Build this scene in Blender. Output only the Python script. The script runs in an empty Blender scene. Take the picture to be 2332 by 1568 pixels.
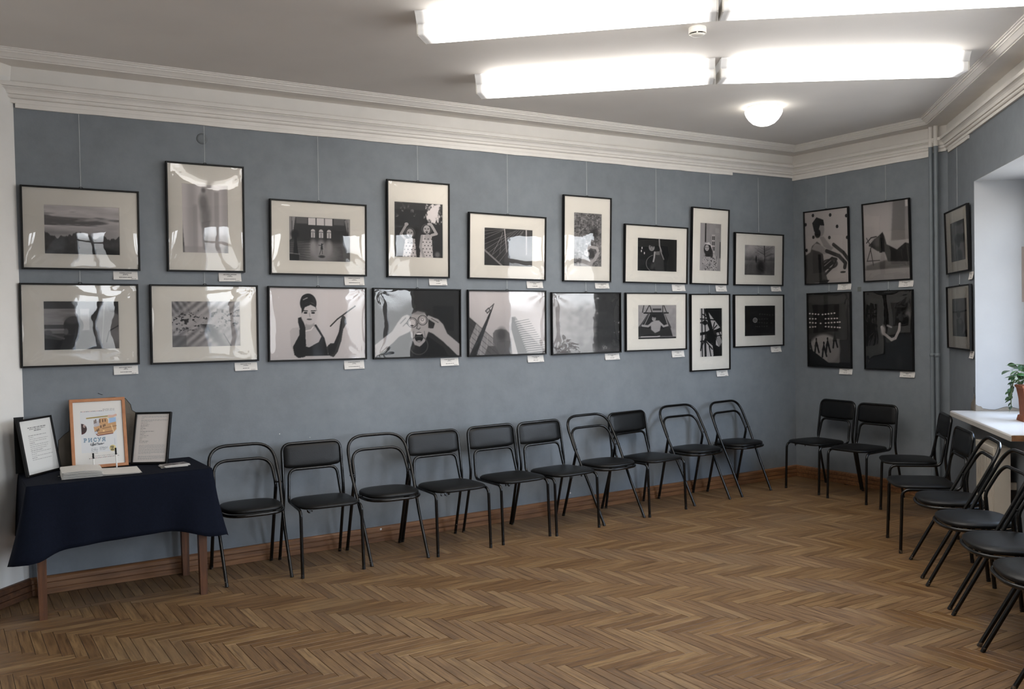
import bpy, bmesh, math, random
import numpy as np
from mathutils import Vector, Matrix
random.seed(7)
R2 = math.sqrt(2)
scene = bpy.context.scene
COL = scene.collection

# ------------------------------------------------------------------ camera
cam_d = bpy.data.cameras.new('camera')
cam = bpy.data.objects.new('camera', cam_d); COL.objects.link(cam)
cam_d.sensor_fit = 'HORIZONTAL'; cam_d.sensor_width = 36.0; cam_d.lens = 32.187
cam_d.clip_start = 0.05; cam_d.clip_end = 200
_r, _u, _f = Vector((.84565, -.53335, -.020273)), Vector((.030755, .010774, .99947)), Vector((.53285, .84582, -.025514))
_f.normalize(); _r = (_r - _f * _r.dot(_f)).normalized(); _u = _r.cross(_f)
cam.matrix_world = Matrix(((_r.x, _u.x, -_f.x, -7.7046), (_r.y, _u.y, -_f.y, -6.6064), (_r.z, _u.z, -_f.z, 1.70), (0, 0, 0, 1)))
scene.camera = cam
scene.render.resolution_x = 2332; scene.render.resolution_y = 1568
# ------------------------------------------------------------------ look
scene.view_settings.view_transform = 'Standard'; scene.view_settings.look = 'None'
scene.view_settings.gamma = 1.0; scene.view_settings.use_curve_mapping = False
scene.view_settings.exposure = 0.60
LAMP_L, LAMP_WING, DOME_L, SKY_L = 8.5, 5.0, 4.5, 11.0
LAMP_COL = (1.0, .96, .91)
# ------------------------------------------------------------------ sky
world = bpy.data.worlds.new('sky'); scene.world = world; world.use_nodes = True
nt = world.node_tree; nt.nodes.clear()
_o = nt.nodes.new('ShaderNodeOutputWorld'); _b = nt.nodes.new('ShaderNodeBackground')
_tc = nt.nodes.new('ShaderNodeTexCoord'); _sx = nt.nodes.new('ShaderNodeSeparateXYZ'); _cr = nt.nodes.new('ShaderNodeValToRGB')
nt.links.new(_tc.outputs['Generated'], _sx.inputs[0]); nt.links.new(_sx.outputs['Z'], _cr.inputs[0])
e_ = _cr.color_ramp.elements
e_[0].position = 0.0; e_[0].color = (.42, .42, .42, 1)
e_[1].position = 1.0; e_[1].color = (.30, .50, .92, 1)
k = e_.new(.02); k.color = (.95, .97, 1.0, 1)
k = e_.new(.30); k.color = (.72, .84, 1.0, 1)
nt.links.new(_cr.outputs[0], _b.inputs[0]); _b.inputs[1].default_value = SKY_L
nt.links.new(_b.outputs[0], _o.inputs[0])

# ------------------------------------------------------------------ place geometry (metres)
ZC = 3.428                      # ceiling height
YB = -1.745                     # end of the short back wall
LX = -7.24                      # left end of the long wall
def W(s, v, z=0.0):             # point on the window wall: s along it, v out into the room
    return Vector((-(s + v) / R2, YB + (-s + v) / R2, z))
WALLROT = {'A': 0.0, 'B': -math.pi / 2, 'C': -3 * math.pi / 4}
def wallpt(w, a, v, z):
    if w == 'A': return Vector((a, -v, z))
    if w == 'B': return Vector((-v, a, z))
    return W(a, v, z)
WINS = [(.85, 2.60), (3.35, 4.85), (5.55, 7.05), (7.75, 9.25), (9.95, 11.45)]
for a, b in WINS:               # light portals in the window openings
    ld = bpy.data.lights.new('window_portal', 'AREA'); ld.shape = 'RECTANGLE'; ld.size = b - a - .5; ld.size_y = 1.85
    ld.cycles.is_portal = True
    lo = bpy.data.objects.new('window_portal', ld); COL.objects.link(lo)
    lo.matrix_world = Matrix.Translation(W((a + b) / 2, -.62, 1.83)) @ Matrix.Rotation(WALLROT['C'], 4, 'Z') @ Matrix.Rotation(-math.pi / 2, 4, 'X')

# ------------------------------------------------------------------ helpers: materials
def lin(c): return tuple((x / 12.92 if x <= .04045 else ((x + .055) / 1.055) ** 2.4) for x in c)
def srgb(r, g, b): return lin((r / 255, g / 255, b / 255))
def nodes(name):
    m = bpy.data.materials.new(name); m.use_nodes = True
    n = m.node_tree; p = n.nodes['Principled BSDF']
    return m, n, p
def mk(name, col, rough=.5, var=.12, scale=8., bump=0., bscale=60., spec=.5, metal=0., detail=5., stretch=None, dark=None):
    """a plain procedural surface: colour with noise variation and a little relief"""
    m, n, p = nodes(name)
    p.inputs['Roughness'].default_value = rough; p.inputs['Metallic'].default_value = metal
    p.inputs['Specular IOR Level'].default_value = spec
    tc = n.nodes.new('ShaderNodeTexCoord'); src = tc.outputs['Object']
    if stretch:
        mp = n.nodes.new('ShaderNodeMapping'); mp.inputs['Scale'].default_value = stretch
        n.links.new(src, mp.inputs[0]); src = mp.outputs[0]
    t = n.nodes.new('ShaderNodeTexNoise'); t.inputs['Scale'].default_value = scale; t.inputs['Detail'].default_value = detail
    n.links.new(src, t.inputs['Vector'])
    cr = n.nodes.new('ShaderNodeValToRGB')
    d = dark if dark else tuple(c * (1 - var) for c in col)
    cr.color_ramp.elements[0].position = .3; cr.color_ramp.elements[0].color = (*d, 1)
    cr.color_ramp.elements[1].position = .7; cr.color_ramp.elements[1].color = (*[min(1, c * (1 + var)) for c in col], 1)
    n.links.new(t.outputs['Fac'], cr.inputs[0]); n.links.new(cr.outputs[0], p.inputs['Base Color'])
    if bump:
        t2 = n.nodes.new('ShaderNodeTexNoise'); t2.inputs['Scale'].default_value = bscale; t2.inputs['Detail'].default_value = 4
        n.links.new(src, t2.inputs['Vector'])
        b = n.nodes.new('ShaderNodeBump'); b.inputs['Strength'].default_value = bump; b.inputs['Distance'].default_value = .004
        n.links.new(t2.outputs['Fac'], b.inputs['Height']); n.links.new(b.outputs[0], p.inputs['Normal'])
    return m
def mk_emit(name, col, strength, half=None):
    m, n, p = nodes(name)
    tc = n.nodes.new('ShaderNodeTexCoord'); t = n.nodes.new('ShaderNodeTexNoise'); t.inputs['Scale'].default_value = 3
    n.links.new(tc.outputs['Object'], t.inputs['Vector'])
    mr = n.nodes.new('ShaderNodeMapRange'); mr.inputs[3].default_value = strength * .95; mr.inputs[4].default_value = strength * 1.05
    n.links.new(t.outputs['Fac'], mr.inputs[0]); st = mr.outputs[0]
    if half:                     # the tube inside is shorter than the housing
        sx = n.nodes.new('ShaderNodeSeparateXYZ'); n.links.new(tc.outputs['Object'], sx.inputs[0])
        ab = n.nodes.new('ShaderNodeMath'); ab.operation = 'ABSOLUTE'; n.links.new(sx.outputs['X'], ab.inputs[0])
        fa = n.nodes.new('ShaderNodeMapRange'); fa.interpolation_type = 'SMOOTHSTEP'
        fa.inputs[1].default_value = half - .16; fa.inputs[2].default_value = half - .03; fa.inputs[3].default_value = 1.0; fa.inputs[4].default_value = .012
        n.links.new(ab.outputs[0], fa.inputs[0])
        mm = n.nodes.new('ShaderNodeMath'); mm.operation = 'MULTIPLY'; n.links.new(st, mm.inputs[0]); n.links.new(fa.outputs[0], mm.inputs[1]); st = mm.outputs[0]
    n.links.new(st, p.inputs['Emission Strength'])
    p.inputs['Base Color'].default_value = (.8, .8, .8, 1); p.inputs['Emission Color'].default_value = (*col, 1)
    p.inputs['Roughness'].default_value = .4
    return m
def mk_print(name):
    """flat print: colours come from the painted mesh"""
    m, n, p = nodes(name)
    a = n.nodes.new('ShaderNodeAttribute'); a.attribute_name = 'ink'
    n.links.new(a.outputs['Color'], p.inputs['Base Color']); p.inputs['Roughness'].default_value = .5
    p.inputs['Specular IOR Level'].default_value = .3
    return m
def mk_film(name):
    """clear plastic sheet over a picture"""
    m, n, p = nodes(name)
    n.nodes.remove(p)
    out = [x for x in n.nodes if x.type == 'OUTPUT_MATERIAL'][0]
    tr = n.nodes.new('ShaderNodeBsdfTransparent'); tr.inputs[0].default_value = (.97, .97, .97, 1)
    gl = n.nodes.new('ShaderNodeBsdfGlossy'); gl.inputs['Roughness'].default_value = .012
    fr = n.nodes.new('ShaderNodeFresnel'); fr.inputs['IOR'].default_value = 1.48
    tc = n.nodes.new('ShaderNodeTexCoord'); no = n.nodes.new('ShaderNodeTexNoise'); no.inputs['Scale'].default_value = 9
    bu = n.nodes.new('ShaderNodeBump'); bu.inputs['Strength'].default_value = .03; bu.inputs['Distance'].default_value = .01
    n.links.new(tc.outputs['Object'], no.inputs['Vector']); n.links.new(no.outputs['Fac'], bu.inputs['Height'])
    n.links.new(bu.outputs[0], gl.inputs['Normal'])
    mx = n.nodes.new('ShaderNodeMixShader')
    tw = n.nodes.new('ShaderNodeMath'); tw.operation = 'MULTIPLY'; tw.inputs[1].default_value = 1.2; tw.use_clamp = True   # both faces of the sheet reflect
    n.links.new(fr.outputs[0], tw.inputs[0]); n.links.new(tw.outputs[0], mx.inputs[0])
    n.links.new(tr.outputs[0], mx.inputs[1]); n.links.new(gl.outputs[0], mx.inputs[2])
    n.links.new(mx.outputs[0], out.inputs[0])
    return m
def mk_wall(name, col):
    m, n, p = nodes(name)
    tc = n.nodes.new('ShaderNodeTexCoord')
    def noise(sc, det, rough=.55):
        t = n.nodes.new('ShaderNodeTexNoise'); t.inputs['Scale'].default_value = sc; t.inputs['Detail'].default_value = det
        t.inputs['Roughness'].default_value = rough; n.links.new(tc.outputs['Object'], t.inputs['Vector']); return t
    a, b, c = noise(1.1, 6), noise(7, 8, .65), noise(90, 3)
    cr = n.nodes.new('ShaderNodeValToRGB')
    cr.color_ramp.elements[0].position = .3; cr.color_ramp.elements[0].color = (*[x * .88 for x in col], 1)
    cr.color_ramp.elements[1].position = .7; cr.color_ramp.elements[1].color = (*[x * 1.09 for x in col], 1)
    n.links.new(a.outputs['Fac'], cr.inputs[0])
    cr2 = n.nodes.new('ShaderNodeValToRGB')
    cr2.color_ramp.elements[0].position = .34; cr2.color_ramp.elements[0].color = (.86, .86, .87, 1)
    cr2.color_ramp.elements[1].position = .60; cr2.color_ramp.elements[1].color = (1.03, 1.03, 1.03, 1)
    n.links.new(b.outputs['Fac'], cr2.inputs[0])
    mul = n.nodes.new('ShaderNodeMix'); mul.data_type = 'RGBA'; mul.blend_type = 'MULTIPLY'; mul.inputs[0].default_value = .7
    n.links.new(cr.outputs[0], mul.inputs[6]); n.links.new(cr2.outputs[0], mul.inputs[7]); n.links.new(mul.outputs[2], p.inputs['Base Color'])
    add = n.nodes.new('ShaderNodeMath'); add.operation = 'MULTIPLY_ADD'; add.inputs[1].default_value = .25
    n.links.new(c.outputs['Fac'], add.inputs[0]); n.links.new(b.outputs['Fac'], add.inputs[2])
    bu = n.nodes.new('ShaderNodeBump'); bu.inputs['Strength'].default_value = .25; bu.inputs['Distance'].default_value = .006
    n.links.new(add.outputs[0], bu.inputs['Height']); n.links.new(bu.outputs[0], p.inputs['Normal'])
    p.inputs['Roughness'].default_value = .52; p.inputs['Specular IOR Level'].default_value = .35
    return m
def mk_wood(name, c0, c1, rough=.4, stretch=(1, 14, 14), scale=3.):
    m = mk(name, c1, rough, 0, scale, .15, 30, .45, stretch=stretch, dark=c0, detail=8)
    return m
def mk_parquet(name, single):
    """oak plank; 'pc' = coordinates along/across the plank, 'tone' = the plank's own shade"""
    m, n, p = nodes(name)
    pc = n.nodes.new('ShaderNodeAttribute'); pc.attribute_name = 'pc'
    vec = pc.outputs['Vector']
    if single:
        oi = n.nodes.new('ShaderNodeObjectInfo'); tone = oi.outputs['Random']
        off = n.nodes.new('ShaderNodeVectorMath'); off.operation = 'SCALE'; off.inputs[0].default_value = (37., 91., 13.)
        n.links.new(tone, off.inputs['Scale'])
        ad = n.nodes.new('ShaderNodeVectorMath'); ad.operation = 'ADD'
        n.links.new(vec, ad.inputs[0]); n.links.new(off.outputs[0], ad.inputs[1]); vec = ad.outputs[0]
    else:
        ta = n.nodes.new('ShaderNodeAttribute'); ta.attribute_name = 'tone'; tone = ta.outputs['Fac']
    mp = n.nodes.new('ShaderNodeMapping'); mp.inputs['Scale'].default_value = (3.2, 42, 1); n.links.new(vec, mp.inputs[0])
    g = n.nodes.new('ShaderNodeTexNoise'); g.inputs['Scale'].default_value = 1.6; g.inputs['Detail'].default_value = 9; g.inputs['Roughness'].default_value = .68
    n.links.new(mp.outputs[0], g.inputs['Vector'])
    cr = n.nodes.new('ShaderNodeValToRGB'); e = cr.color_ramp.elements
    e[0].position = .0; e[0].color = (*srgb(114, 85, 54), 1); e[1].position = 1.; e[1].color = (*srgb(146, 117, 80), 1)
    q = e.new(.35); q.color = (*srgb(127, 97, 63), 1)
    q = e.new(.7); q.color = (*srgb(134, 104, 69), 1)
    n.links.new(tone, cr.inputs[0])
    cg = n.nodes.new('ShaderNodeValToRGB'); e = cg.color_ramp.elements
    e[0].position = .36; e[0].color = (.46, .40, .35, 1); e[1].position = .60; e[1].color = (1.12, 1.12, 1.12, 1)
    n.links.new(g.outputs['Fac'], cg.inputs[0])
    mu = n.nodes.new('ShaderNodeMix'); mu.data_type = 'RGBA'; mu.blend_type = 'MULTIPLY'; mu.inputs[0].default_value = .95
    n.links.new(cr.outputs[0], mu.inputs[6]); n.links.new(cg.outputs[0], mu.inputs[7])
    # worn, greyed patches with a shape of their own
    ge = n.nodes.new('ShaderNodeNewGeometry'); w = n.nodes.new('ShaderNodeTexNoise'); w.inputs['Scale'].default_value = 1.7; w.inputs['Detail'].default_value = 7; w.inputs['Roughness'].default_value = .6
    n.links.new(ge.outputs['Position'], w.inputs['Vector'])
    wr = n.nodes.new('ShaderNodeValToRGB'); wr.color_ramp.elements[0].position = .54; wr.color_ramp.elements[1].position = .72
    wr.color_ramp.elements[1].color = (.38, .38, .38, 1); n.links.new(w.outputs['Fac'], wr.inputs[0])
    m2 = n.nodes.new('ShaderNodeMix'); m2.data_type = 'RGBA'; m2.inputs[7].default_value = (*srgb(112, 96, 76), 1)
    n.links.new(wr.outputs[0], m2.inputs[0]); n.links.new(mu.outputs[2], m2.inputs[6]); n.links.new(m2.outputs[2], p.inputs['Base Color'])
    rr = n.nodes.new('ShaderNodeMapRange'); rr.inputs[3].default_value = .30; rr.inputs[4].default_value = .52
    n.links.new(g.outputs['Fac'], rr.inputs[0]); n.links.new(rr.outputs[0], p.inputs['Roughness'])
    bu = n.nodes.new('ShaderNodeBump'); bu.inputs['Strength'].default_value = .12; bu.inputs['Distance'].default_value = .002
    n.links.new(g.outputs['Fac'], bu.inputs['Height']); n.links.new(bu.outputs[0], p.inputs['Normal'])
    p.inputs['Specular IOR Level'].default_value = .5
    p.inputs['Anisotropic'].default_value = .75            # sheen follows the grain
    if single:
        vt = n.nodes.new('ShaderNodeVectorTransform'); vt.vector_type = 'VECTOR'; vt.convert_from = 'OBJECT'; vt.convert_to = 'WORLD'; vt.inputs[0].default_value = (1, 0, 0)
        n.links.new(vt.outputs[0], p.inputs['Tangent'])
    else:
        ga = n.nodes.new('ShaderNodeAttribute'); ga.attribute_name = 'grain'; n.links.new(ga.outputs['Vector'], p.inputs['Tangent'])
    return m
def mk_chip(name, col, chip, rough=.3, amount=.70):
    """painted metal with small chips"""
    m, n, p = nodes(name)
    tc = n.nodes.new('ShaderNodeTexCoord'); t = n.nodes.new('ShaderNodeTexNoise'); t.inputs['Scale'].default_value = 34; t.inputs['Detail'].default_value = 4
    n.links.new(tc.outputs['Object'], t.inputs['Vector'])
    cr = n.nodes.new('ShaderNodeValToRGB'); e = cr.color_ramp.elements
    e[0].position = amount; e[0].color = (*col, 1); e[1].position = amount + .03; e[1].color = (*chip, 1)
    n.links.new(t.outputs['Fac'], cr.inputs[0]); n.links.new(cr.outputs[0], p.inputs['Base Color'])
    p.inputs['Roughness'].default_value = rough
    return m
M = {}
M['wall'] = mk_wall('blue_grey_paint', srgb(126, 132, 138))
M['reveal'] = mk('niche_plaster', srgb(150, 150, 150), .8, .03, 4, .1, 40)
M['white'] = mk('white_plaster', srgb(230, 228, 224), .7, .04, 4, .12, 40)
M['ceil'] = mk('ceiling_paint', srgb(226, 222, 217), .8, .03, 2, .05, 60)
M['cornice'] = mk('cornice_plaster', srgb(232, 228, 222), .7, .03, 6, .06, 50)
M['rear'] = mk('rear_wall_paint', srgb(150, 152, 152), .7, .05, 2)
M['grime'] = mk('dark_gap', srgb(52, 40, 30), .8, .2, 10)
M['plank1'] = mk_parquet('oak_plank', True)
M['plankN'] = mk_parquet('oak_planks', False)
M['base'] = mk_wood('baseboard_wood', srgb(106, 70, 44), srgb(146, 102, 66), .42, (1.2, 16, 16))
M['dbase'] = mk_wood('dark_baseboard_wood', srgb(70, 46, 32), srgb(104, 68, 44), .5, (3, 12, 12))
M['tleg'] = mk_wood('table_leg_wood', srgb(70, 44, 28), srgb(112, 72, 46), .38, (16, 16, 1.4))
M['oakframe'] = mk_wood('light_wood_frame', srgb(168, 108, 70), srgb(196, 138, 96), .4, (6, 6, 6), 2.)
M['cloth'] = mk('navy_cloth', srgb(13, 18, 31), .92, .14, 90, .2, 300, .15)
M['black'] = mk_chip('black_painted_steel', srgb(7, 7, 7), srgb(110, 106, 100), .25, .73)
M['tip'] = mk_chip('worn_leg_tip', srgb(15, 14, 14), srgb(100, 84, 68), .45, .60)
M['vinyl'] = mk('black_vinyl', srgb(11, 11, 11), .40, .12, 30, .18, 160, .32)
M['fram'] = mk('black_frame_lacquer', srgb(10, 9, 9), .42, .15, 20, 0, 60, .25)
M['mat'] = mk('cream_mat_board', srgb(242, 236, 226), .9, .015, 12)
M['back'] = mk('backing_board', srgb(96, 84, 70), .9, .1, 12)
M['sheet'] = mk('beige_sheet', srgb(128, 116, 108), .8, .03, 10)
M['card'] = mk('white_card', srgb(226, 223, 219), .8, .02, 20)
M['ink'] = mk('grey_ink', srgb(120, 118, 118), .8, .05, 40)
M['inkd'] = mk('dark_ink', srgb(62, 60, 60), .8, .05, 40)
M['paper'] = mk('white_paper', srgb(222, 218, 212), .85, .02, 20)
M['print'] = mk_print('photo_print')
M['film'] = mk_film('clear_plastic_film')
M['wire'] = mk('hanging_line', srgb(214, 218, 218), .4, .05, 40)
M['lamp'] = mk_emit('lit_diffuser', LAMP_COL, LAMP_L, .8225)
M['wing'] = mk_emit('lit_wing_reflector', LAMP_COL, LAMP_WING, .8225)
M['dome'] = mk_emit('lit_glass_dome', (1, .96, .88), DOME_L)
M['plastic'] = mk('white_plastic', srgb(224, 221, 214), .4, .02, 20)
M['slot'] = mk('dark_slot', srgb(40, 34, 30), .7, .1, 20)
M['pipe'] = mk('pipe_blue_grey_paint', srgb(116, 124, 130), .45, .06, 12, .05, 60)
M['rad'] = mk('radiator_enamel', srgb(216, 208, 194), .4, .03, 10)
M['sill'] = mk('sill_laminate', srgb(196, 191, 184), .3, .02, 6)
M['core'] = mk_wood('sill_core', srgb(120, 82, 50), srgb(156, 112, 74), .7, (8, 8, 8))
M['terra'] = mk('terracotta', srgb(122, 66, 40), .7, .15, 20, .1, 60)
M['burg'] = mk('burgundy_plastic', srgb(96, 34, 38), .4, .1, 20)
M['soil'] = mk('soil', srgb(48, 36, 28), .95, .3, 40, .5, 50)
M['leaf'] = mk('leaf_green', srgb(64, 104, 44), .38, .28, 14, .1, 40)
M['leaf2'] = mk('dark_leaf_green', srgb(52, 84, 48), .42, .25, 14, .1, 40)
M['stem'] = mk('plant_stem', srgb(76, 92, 52), .6, .2, 20)
M['raw'] = mk('bare_plaster', srgb(116, 108, 97), .9, .12, 14, .3, 40)
M['crack'] = mk('plaster_crack', srgb(38, 38, 38), .9, .1, 30)
M['pen'] = mk('pen_white', srgb(226, 224, 220), .4, .02, 20)
M['winfr'] = mk('window_frame_white', srgb(228, 228, 226), .45, .02, 8)
M['plate'] = mk('grey_plate', srgb(104, 108, 106), .6, .05, 20)
M['vent'] = mk('painted_box_cover', srgb(112, 118, 122), .5, .06, 20)
def mk_glass():
    m, n, p = nodes('window_glass'); n.nodes.remove(p)
    out = [x for x in n.nodes if x.type == 'OUTPUT_MATERIAL'][0]
    tr = n.nodes.new('ShaderNodeBsdfTransparent'); tr.inputs[0].default_value = (.94, .96, .97, 1)
    gl = n.nodes.new('ShaderNodeBsdfGlossy'); gl.inputs['Roughness'].default_value = .0
    fr = n.nodes.new('ShaderNodeFresnel'); fr.inputs['IOR'].default_value = 1.5
    mx = n.nodes.new('ShaderNodeMixShader')
    n.links.new(fr.outputs[0], mx.inputs[0]); n.links.new(tr.outputs[0], mx.inputs[1]); n.links.new(gl.outputs[0], mx.inputs[2]); n.links.new(mx.outputs[0], out.inputs[0])
    return m
M['glass'] = mk_glass()

# ------------------------------------------------------------------ helpers: meshes and objects
class MB:
    """collects shapes into one mesh"""
    def __init__(s): s.v = []; s.f = []; s.mi = []; s.sm = []
    def add(s, vs, fs, mi=0, smooth=False):
        o = len(s.v); s.v += [tuple(p) for p in vs]; s.f += [tuple(i + o for i in f) for f in fs]
        s.mi += [mi] * len(fs); s.sm += [smooth] * len(fs); return s
    def box(s, x0, x1, y0, y1, z0, z1, mi=0):
        return s.add([(x0, y0, z0), (x1, y0, z0), (x1, y1, z0), (x0, y1, z0), (x0, y0, z1), (x1, y0, z1), (x1, y1, z1), (x0, y1, z1)],
                     [(0, 3, 2, 1), (4, 5, 6, 7), (0, 1, 5, 4), (1, 2, 6, 5), (2, 3, 7, 6), (3, 0, 4, 7)], mi)
    def prism(s, pts, h0, h1, axis='z', mi=0, smooth=False):
        n = len(pts)
        def P(a, b, h): return (a, b, h) if axis == 'z' else ((a, h, b) if axis == 'y' else (h, a, b))
        vs = [P(a, b, h0) for a, b in pts] + [P(a, b, h1) for a, b in pts]
        fs = [tuple(range(n - 1, -1, -1)), tuple(range(n, 2 * n))]
        s.add(vs, fs, mi); s.add(vs, [(i, (i + 1) % n, n + (i + 1) % n, n + i) for i in range(n)], mi, smooth); return s
    def tube(s, pts, r, k=8, mi=0, caps=True, r2=None):
        pts = [Vector(p) for p in pts]; n = len(pts); rings = []
        t = (pts[1] - pts[0]).normalized(); up = Vector((0, 0, 1)) if abs(t.z) < .9 else Vector((1, 0, 0))
        a = t.cross(up).normalized()
        for i in range(n):
            t = ((pts[min(i + 1, n - 1)] - pts[i]).normalized() + (pts[i] - pts[max(i - 1, 0)]).normalized())
            t = t.normalized() if t.length > 1e-9 else (pts[-1] - pts[0]).normalized()
            a = (a - t * a.dot(t)).normalized(); b = t.cross(a)
            rr = r if r2 is None else r + (r2 - r) * i / (n - 1)
            rings.append([pts[i] + (a * math.cos(q) + b * math.sin(q)) * rr for q in [2 * math.pi * j / k for j in range(k)]])
        vs = [p for g in rings for p in g]
        fs = [(i * k + j, i * k + (j + 1) % k, (i + 1) * k + (j + 1) % k, (i + 1) * k + j) for i in range(n - 1) for j in range(k)]
        s.add(vs, fs, mi, True)
        if caps: s.add(rings[0], [tuple(range(k - 1, -1, -1))], mi); s.add(rings[-1], [tuple(range(k))], mi)
        return s
    def lathe(s, prof, k=24, c=(0, 0, 0), mi=0, smooth=True):
        vs = [(c[0] + r * math.cos(2 * math.pi * j / k), c[1] + r * math.sin(2 * math.pi * j / k), c[2] + z) for r, z in prof for j in range(k)]
        fs = [(i * k + j, i * k + (j + 1) % k, (i + 1) * k + (j + 1) % k, (i + 1) * k + j) for i in range(len(prof) - 1) for j in range(k)]
        return s.add(vs, fs, mi, smooth)
    def grid(s, fn, nu, nv, mi=0, smooth=True):
        vs = [fn(i / nu, j / nv) for j in range(nv + 1) for i in range(nu + 1)]
        fs = [(j * (nu + 1) + i, j * (nu + 1) + i + 1, (j + 1) * (nu + 1) + i + 1, (j + 1) * (nu + 1) + i) for j in range(nv) for i in range(nu)]
        return s.add(vs, fs, mi, smooth)
    def mesh(s, name, mats):
        me = bpy.data.meshes.new(name); me.from_pydata(s.v, [], s.f)
        for m in mats: me.materials.append(m)
        me.polygons.foreach_set('material_index', s.mi); me.polygons.foreach_set('use_smooth', s.sm); me.update()
        return me
    def build(s, name, mats, parent=None, loc=None, rot=None):
        if not isinstance(mats, (list, tuple)): mats = [mats]
        return obj(name, s.mesh(name, mats), parent, loc, rot)
def obj(name, me, parent=None, loc=None, rot=None):
    o = bpy.data.objects.new(name, me); COL.objects.link(o)
    if loc is not None: o.location = loc
    if rot is not None: o.rotation_euler = rot
    if parent is not None: o.parent = parent
    return o
def tag(o, label=None, cat=None, group=None, kind=None):
    if label: o['label'] = label
    if cat: o['category'] = cat
    if group: o['group'] = group
    if kind: o['kind'] = kind
    return o
def thing(name, label, cat, loc=(0, 0, 0), rot=(0, 0, 0), group=None):
    o = bpy.data.objects.new(name, None); COL.objects.link(o); o.empty_display_size = .1
    o.location = loc; o.rotation_euler = rot
    return tag(o, label, cat, group)
def bevel(o, w, seg=2):
    b = o.modifiers.new('bevel', 'BEVEL'); b.width = w; b.segments = seg; b.limit_method = 'ANGLE'; return o
def fillet(pts, rad, n=6):
    """round the inner corners of a polyline"""
    pts = [Vector(p) for p in pts]; out = [pts[0]]
    for i in range(1, len(pts) - 1):
        r = rad[i] if isinstance(rad, (list, tuple)) else rad
        a, b, c = pts[i - 1], pts[i], pts[i + 1]; u, w = (a - b), (c - b)
        ang = u.angle(w); d = min(r / math.tan(ang / 2), u.length * .49, w.length * .49)
        if d < 1e-4: out.append(b); continue
        p, q = b + u.normalized() * d, b + w.normalized() * d
        for j in range(n + 1):
            t = j / n; out.append(p.lerp(b, t).lerp(b.lerp(q, t), t))
    out.append(pts[-1]); return out
def densify(pts, step):
    out = [pts[0]]
    for a, b in zip(pts, pts[1:]):
        k = max(1, int((b - a).length / step))
        for j in range(1, k + 1): out.append(a.lerp(b, j / k))
    return out

# ================================================================== ROOM SHELL
PF = [(0, 0), (0, YB), tuple(W(12.76, 0)[:2]), (-13.52, -6.28), (LX, 0)]
def slab(name, z0, z1, m, grow=.5):
    c = (-6, -4)
    pts = [(x + (x - c[0]) * .06, y + (y - c[1]) * .06) for x, y in PF]
    return tag(MB().prism(pts[::-1], z0, z1).build(name, m), kind='structure')
floor = slab('floor', -.12, -.014, M['grime'])
ceiling = slab('ceiling', ZC, ZC + .15, M['ceil'])
wall_left = tag(MB().box(LX - .4, .3, 0, .3, -.1, ZC).build('wall_left', M['wall']), kind='structure')
wall_back = tag(MB().box(0, .3, YB - .15, .0, -.1, ZC).build('wall_back', M['wall']), kind='structure')
# window wall: built in its own frame (x along, y outwards), with openings
wr = MB(); Z0, Z1 = .90, 2.75
xs = [0.0]
for a, b in WINS: xs += [a, b]
xs.append(12.9)
for i in range(0, len(xs), 2): wr.box(xs[i], xs[i + 1], 0, .6, -.1, ZC)
for a, b in WINS: wr.box(a, b, 0, .6, -.1, Z0 - .04); wr.box(a, b, 0, .6, Z1, ZC)
wall_right = tag(wr.build('wall_right', M['wall'], None, (0, YB, 0), (0, 0, WALLROT['C'])), kind='structure')
wall_far = tag(MB().box(-9.4, .0, 0, .3, -.1, ZC).build('wall_far_left', M['white'], None, (LX, 0, 0), (0, 0, math.pi / 4)), kind='structure')
a, b = W(12.76, 0), Vector((-13.52, -6.28, 0)); dn = Vector((-.25, -.25, 0))
wall_rear = tag(MB().prism([(a.x, a.y), (b.x, b.y), (b.x + dn.x, b.y + dn.y), (a.x + dn.x, a.y + dn.y)][::-1], -.1, ZC).build('wall_rear', M['rear']), kind='structure')

# ---- cornice: profile swept along the walls, mitred at the corners
PROF = [(0, 3.142), (.018, 3.142), (.018, 3.163), (.011, 3.165), (.011, 3.170), (.026, 3.171), (.032, 3.178), (.031, 3.188), (.024, 3.190), (.024, 3.195), (.038, 3.196), (.040, 3.204), (.045, 3.216), (.056, 3.226), (.064, 3.230), (.057, 3.232), (.057, 3.237), (.072, 3.238), (.072, 3.264),
        (.022, 3.268), (.012, 3.285), (.010, 3.372), (.185, 3.372), (.185, 3.378), (.196, 3.380), (.210, 3.394), (.220, 3.402), (.226, 3.403), (.226, 3.412), (.240, 3.413), (.240, 3.421), (.252, 3.422), (.252, ZC)]
def lineX(p, d, q, e):          # crossing of two lines in plan
    den = d[0] * e[1] - d[1] * e[0]; t = ((q[0] - p[0]) * e[1] - (q[1] - p[1]) * e[0]) / den
    return (p[0] + d[0] * t, p[1] + d[1] * t)
SEG = {'A': ((0, 0), (1, 0), (0, -1)), 'B': ((0, 0), (0, -1), (-1, 0)), 'C': ((0, YB), (-1 / R2, -1 / R2), (-1 / R2, 1 / R2)), 'D': ((LX, 0), (1 / R2, 1 / R2), (1 / R2, -1 / R2))}
def off(w, i):
    p, d, n = SEG[w]; return (p[0] + n[0] * i, p[1] + n[1] * i), d
def sweep(name, prof, start, w, end, m):
    """start/end: neighbour wall letter to mitre with, or a plan point"""
    mb = MB(); vs = []
    for i, z in prof:
        p, d = off(w, i)
        for k in (start, end):
            if isinstance(k, str): q, e = off(k, i); x = lineX(p, d, q, e)
            else: x = (p[0] + d[0] * k, p[1] + d[1] * k)
            vs.append((x[0], x[1], z))
    n = len(prof); mb.add(vs, [(2 * i, 2 * i + 1, 2 * i + 3, 2 * i + 2) for i in range(n - 1)])
    return mb.build(name, m)
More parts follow.
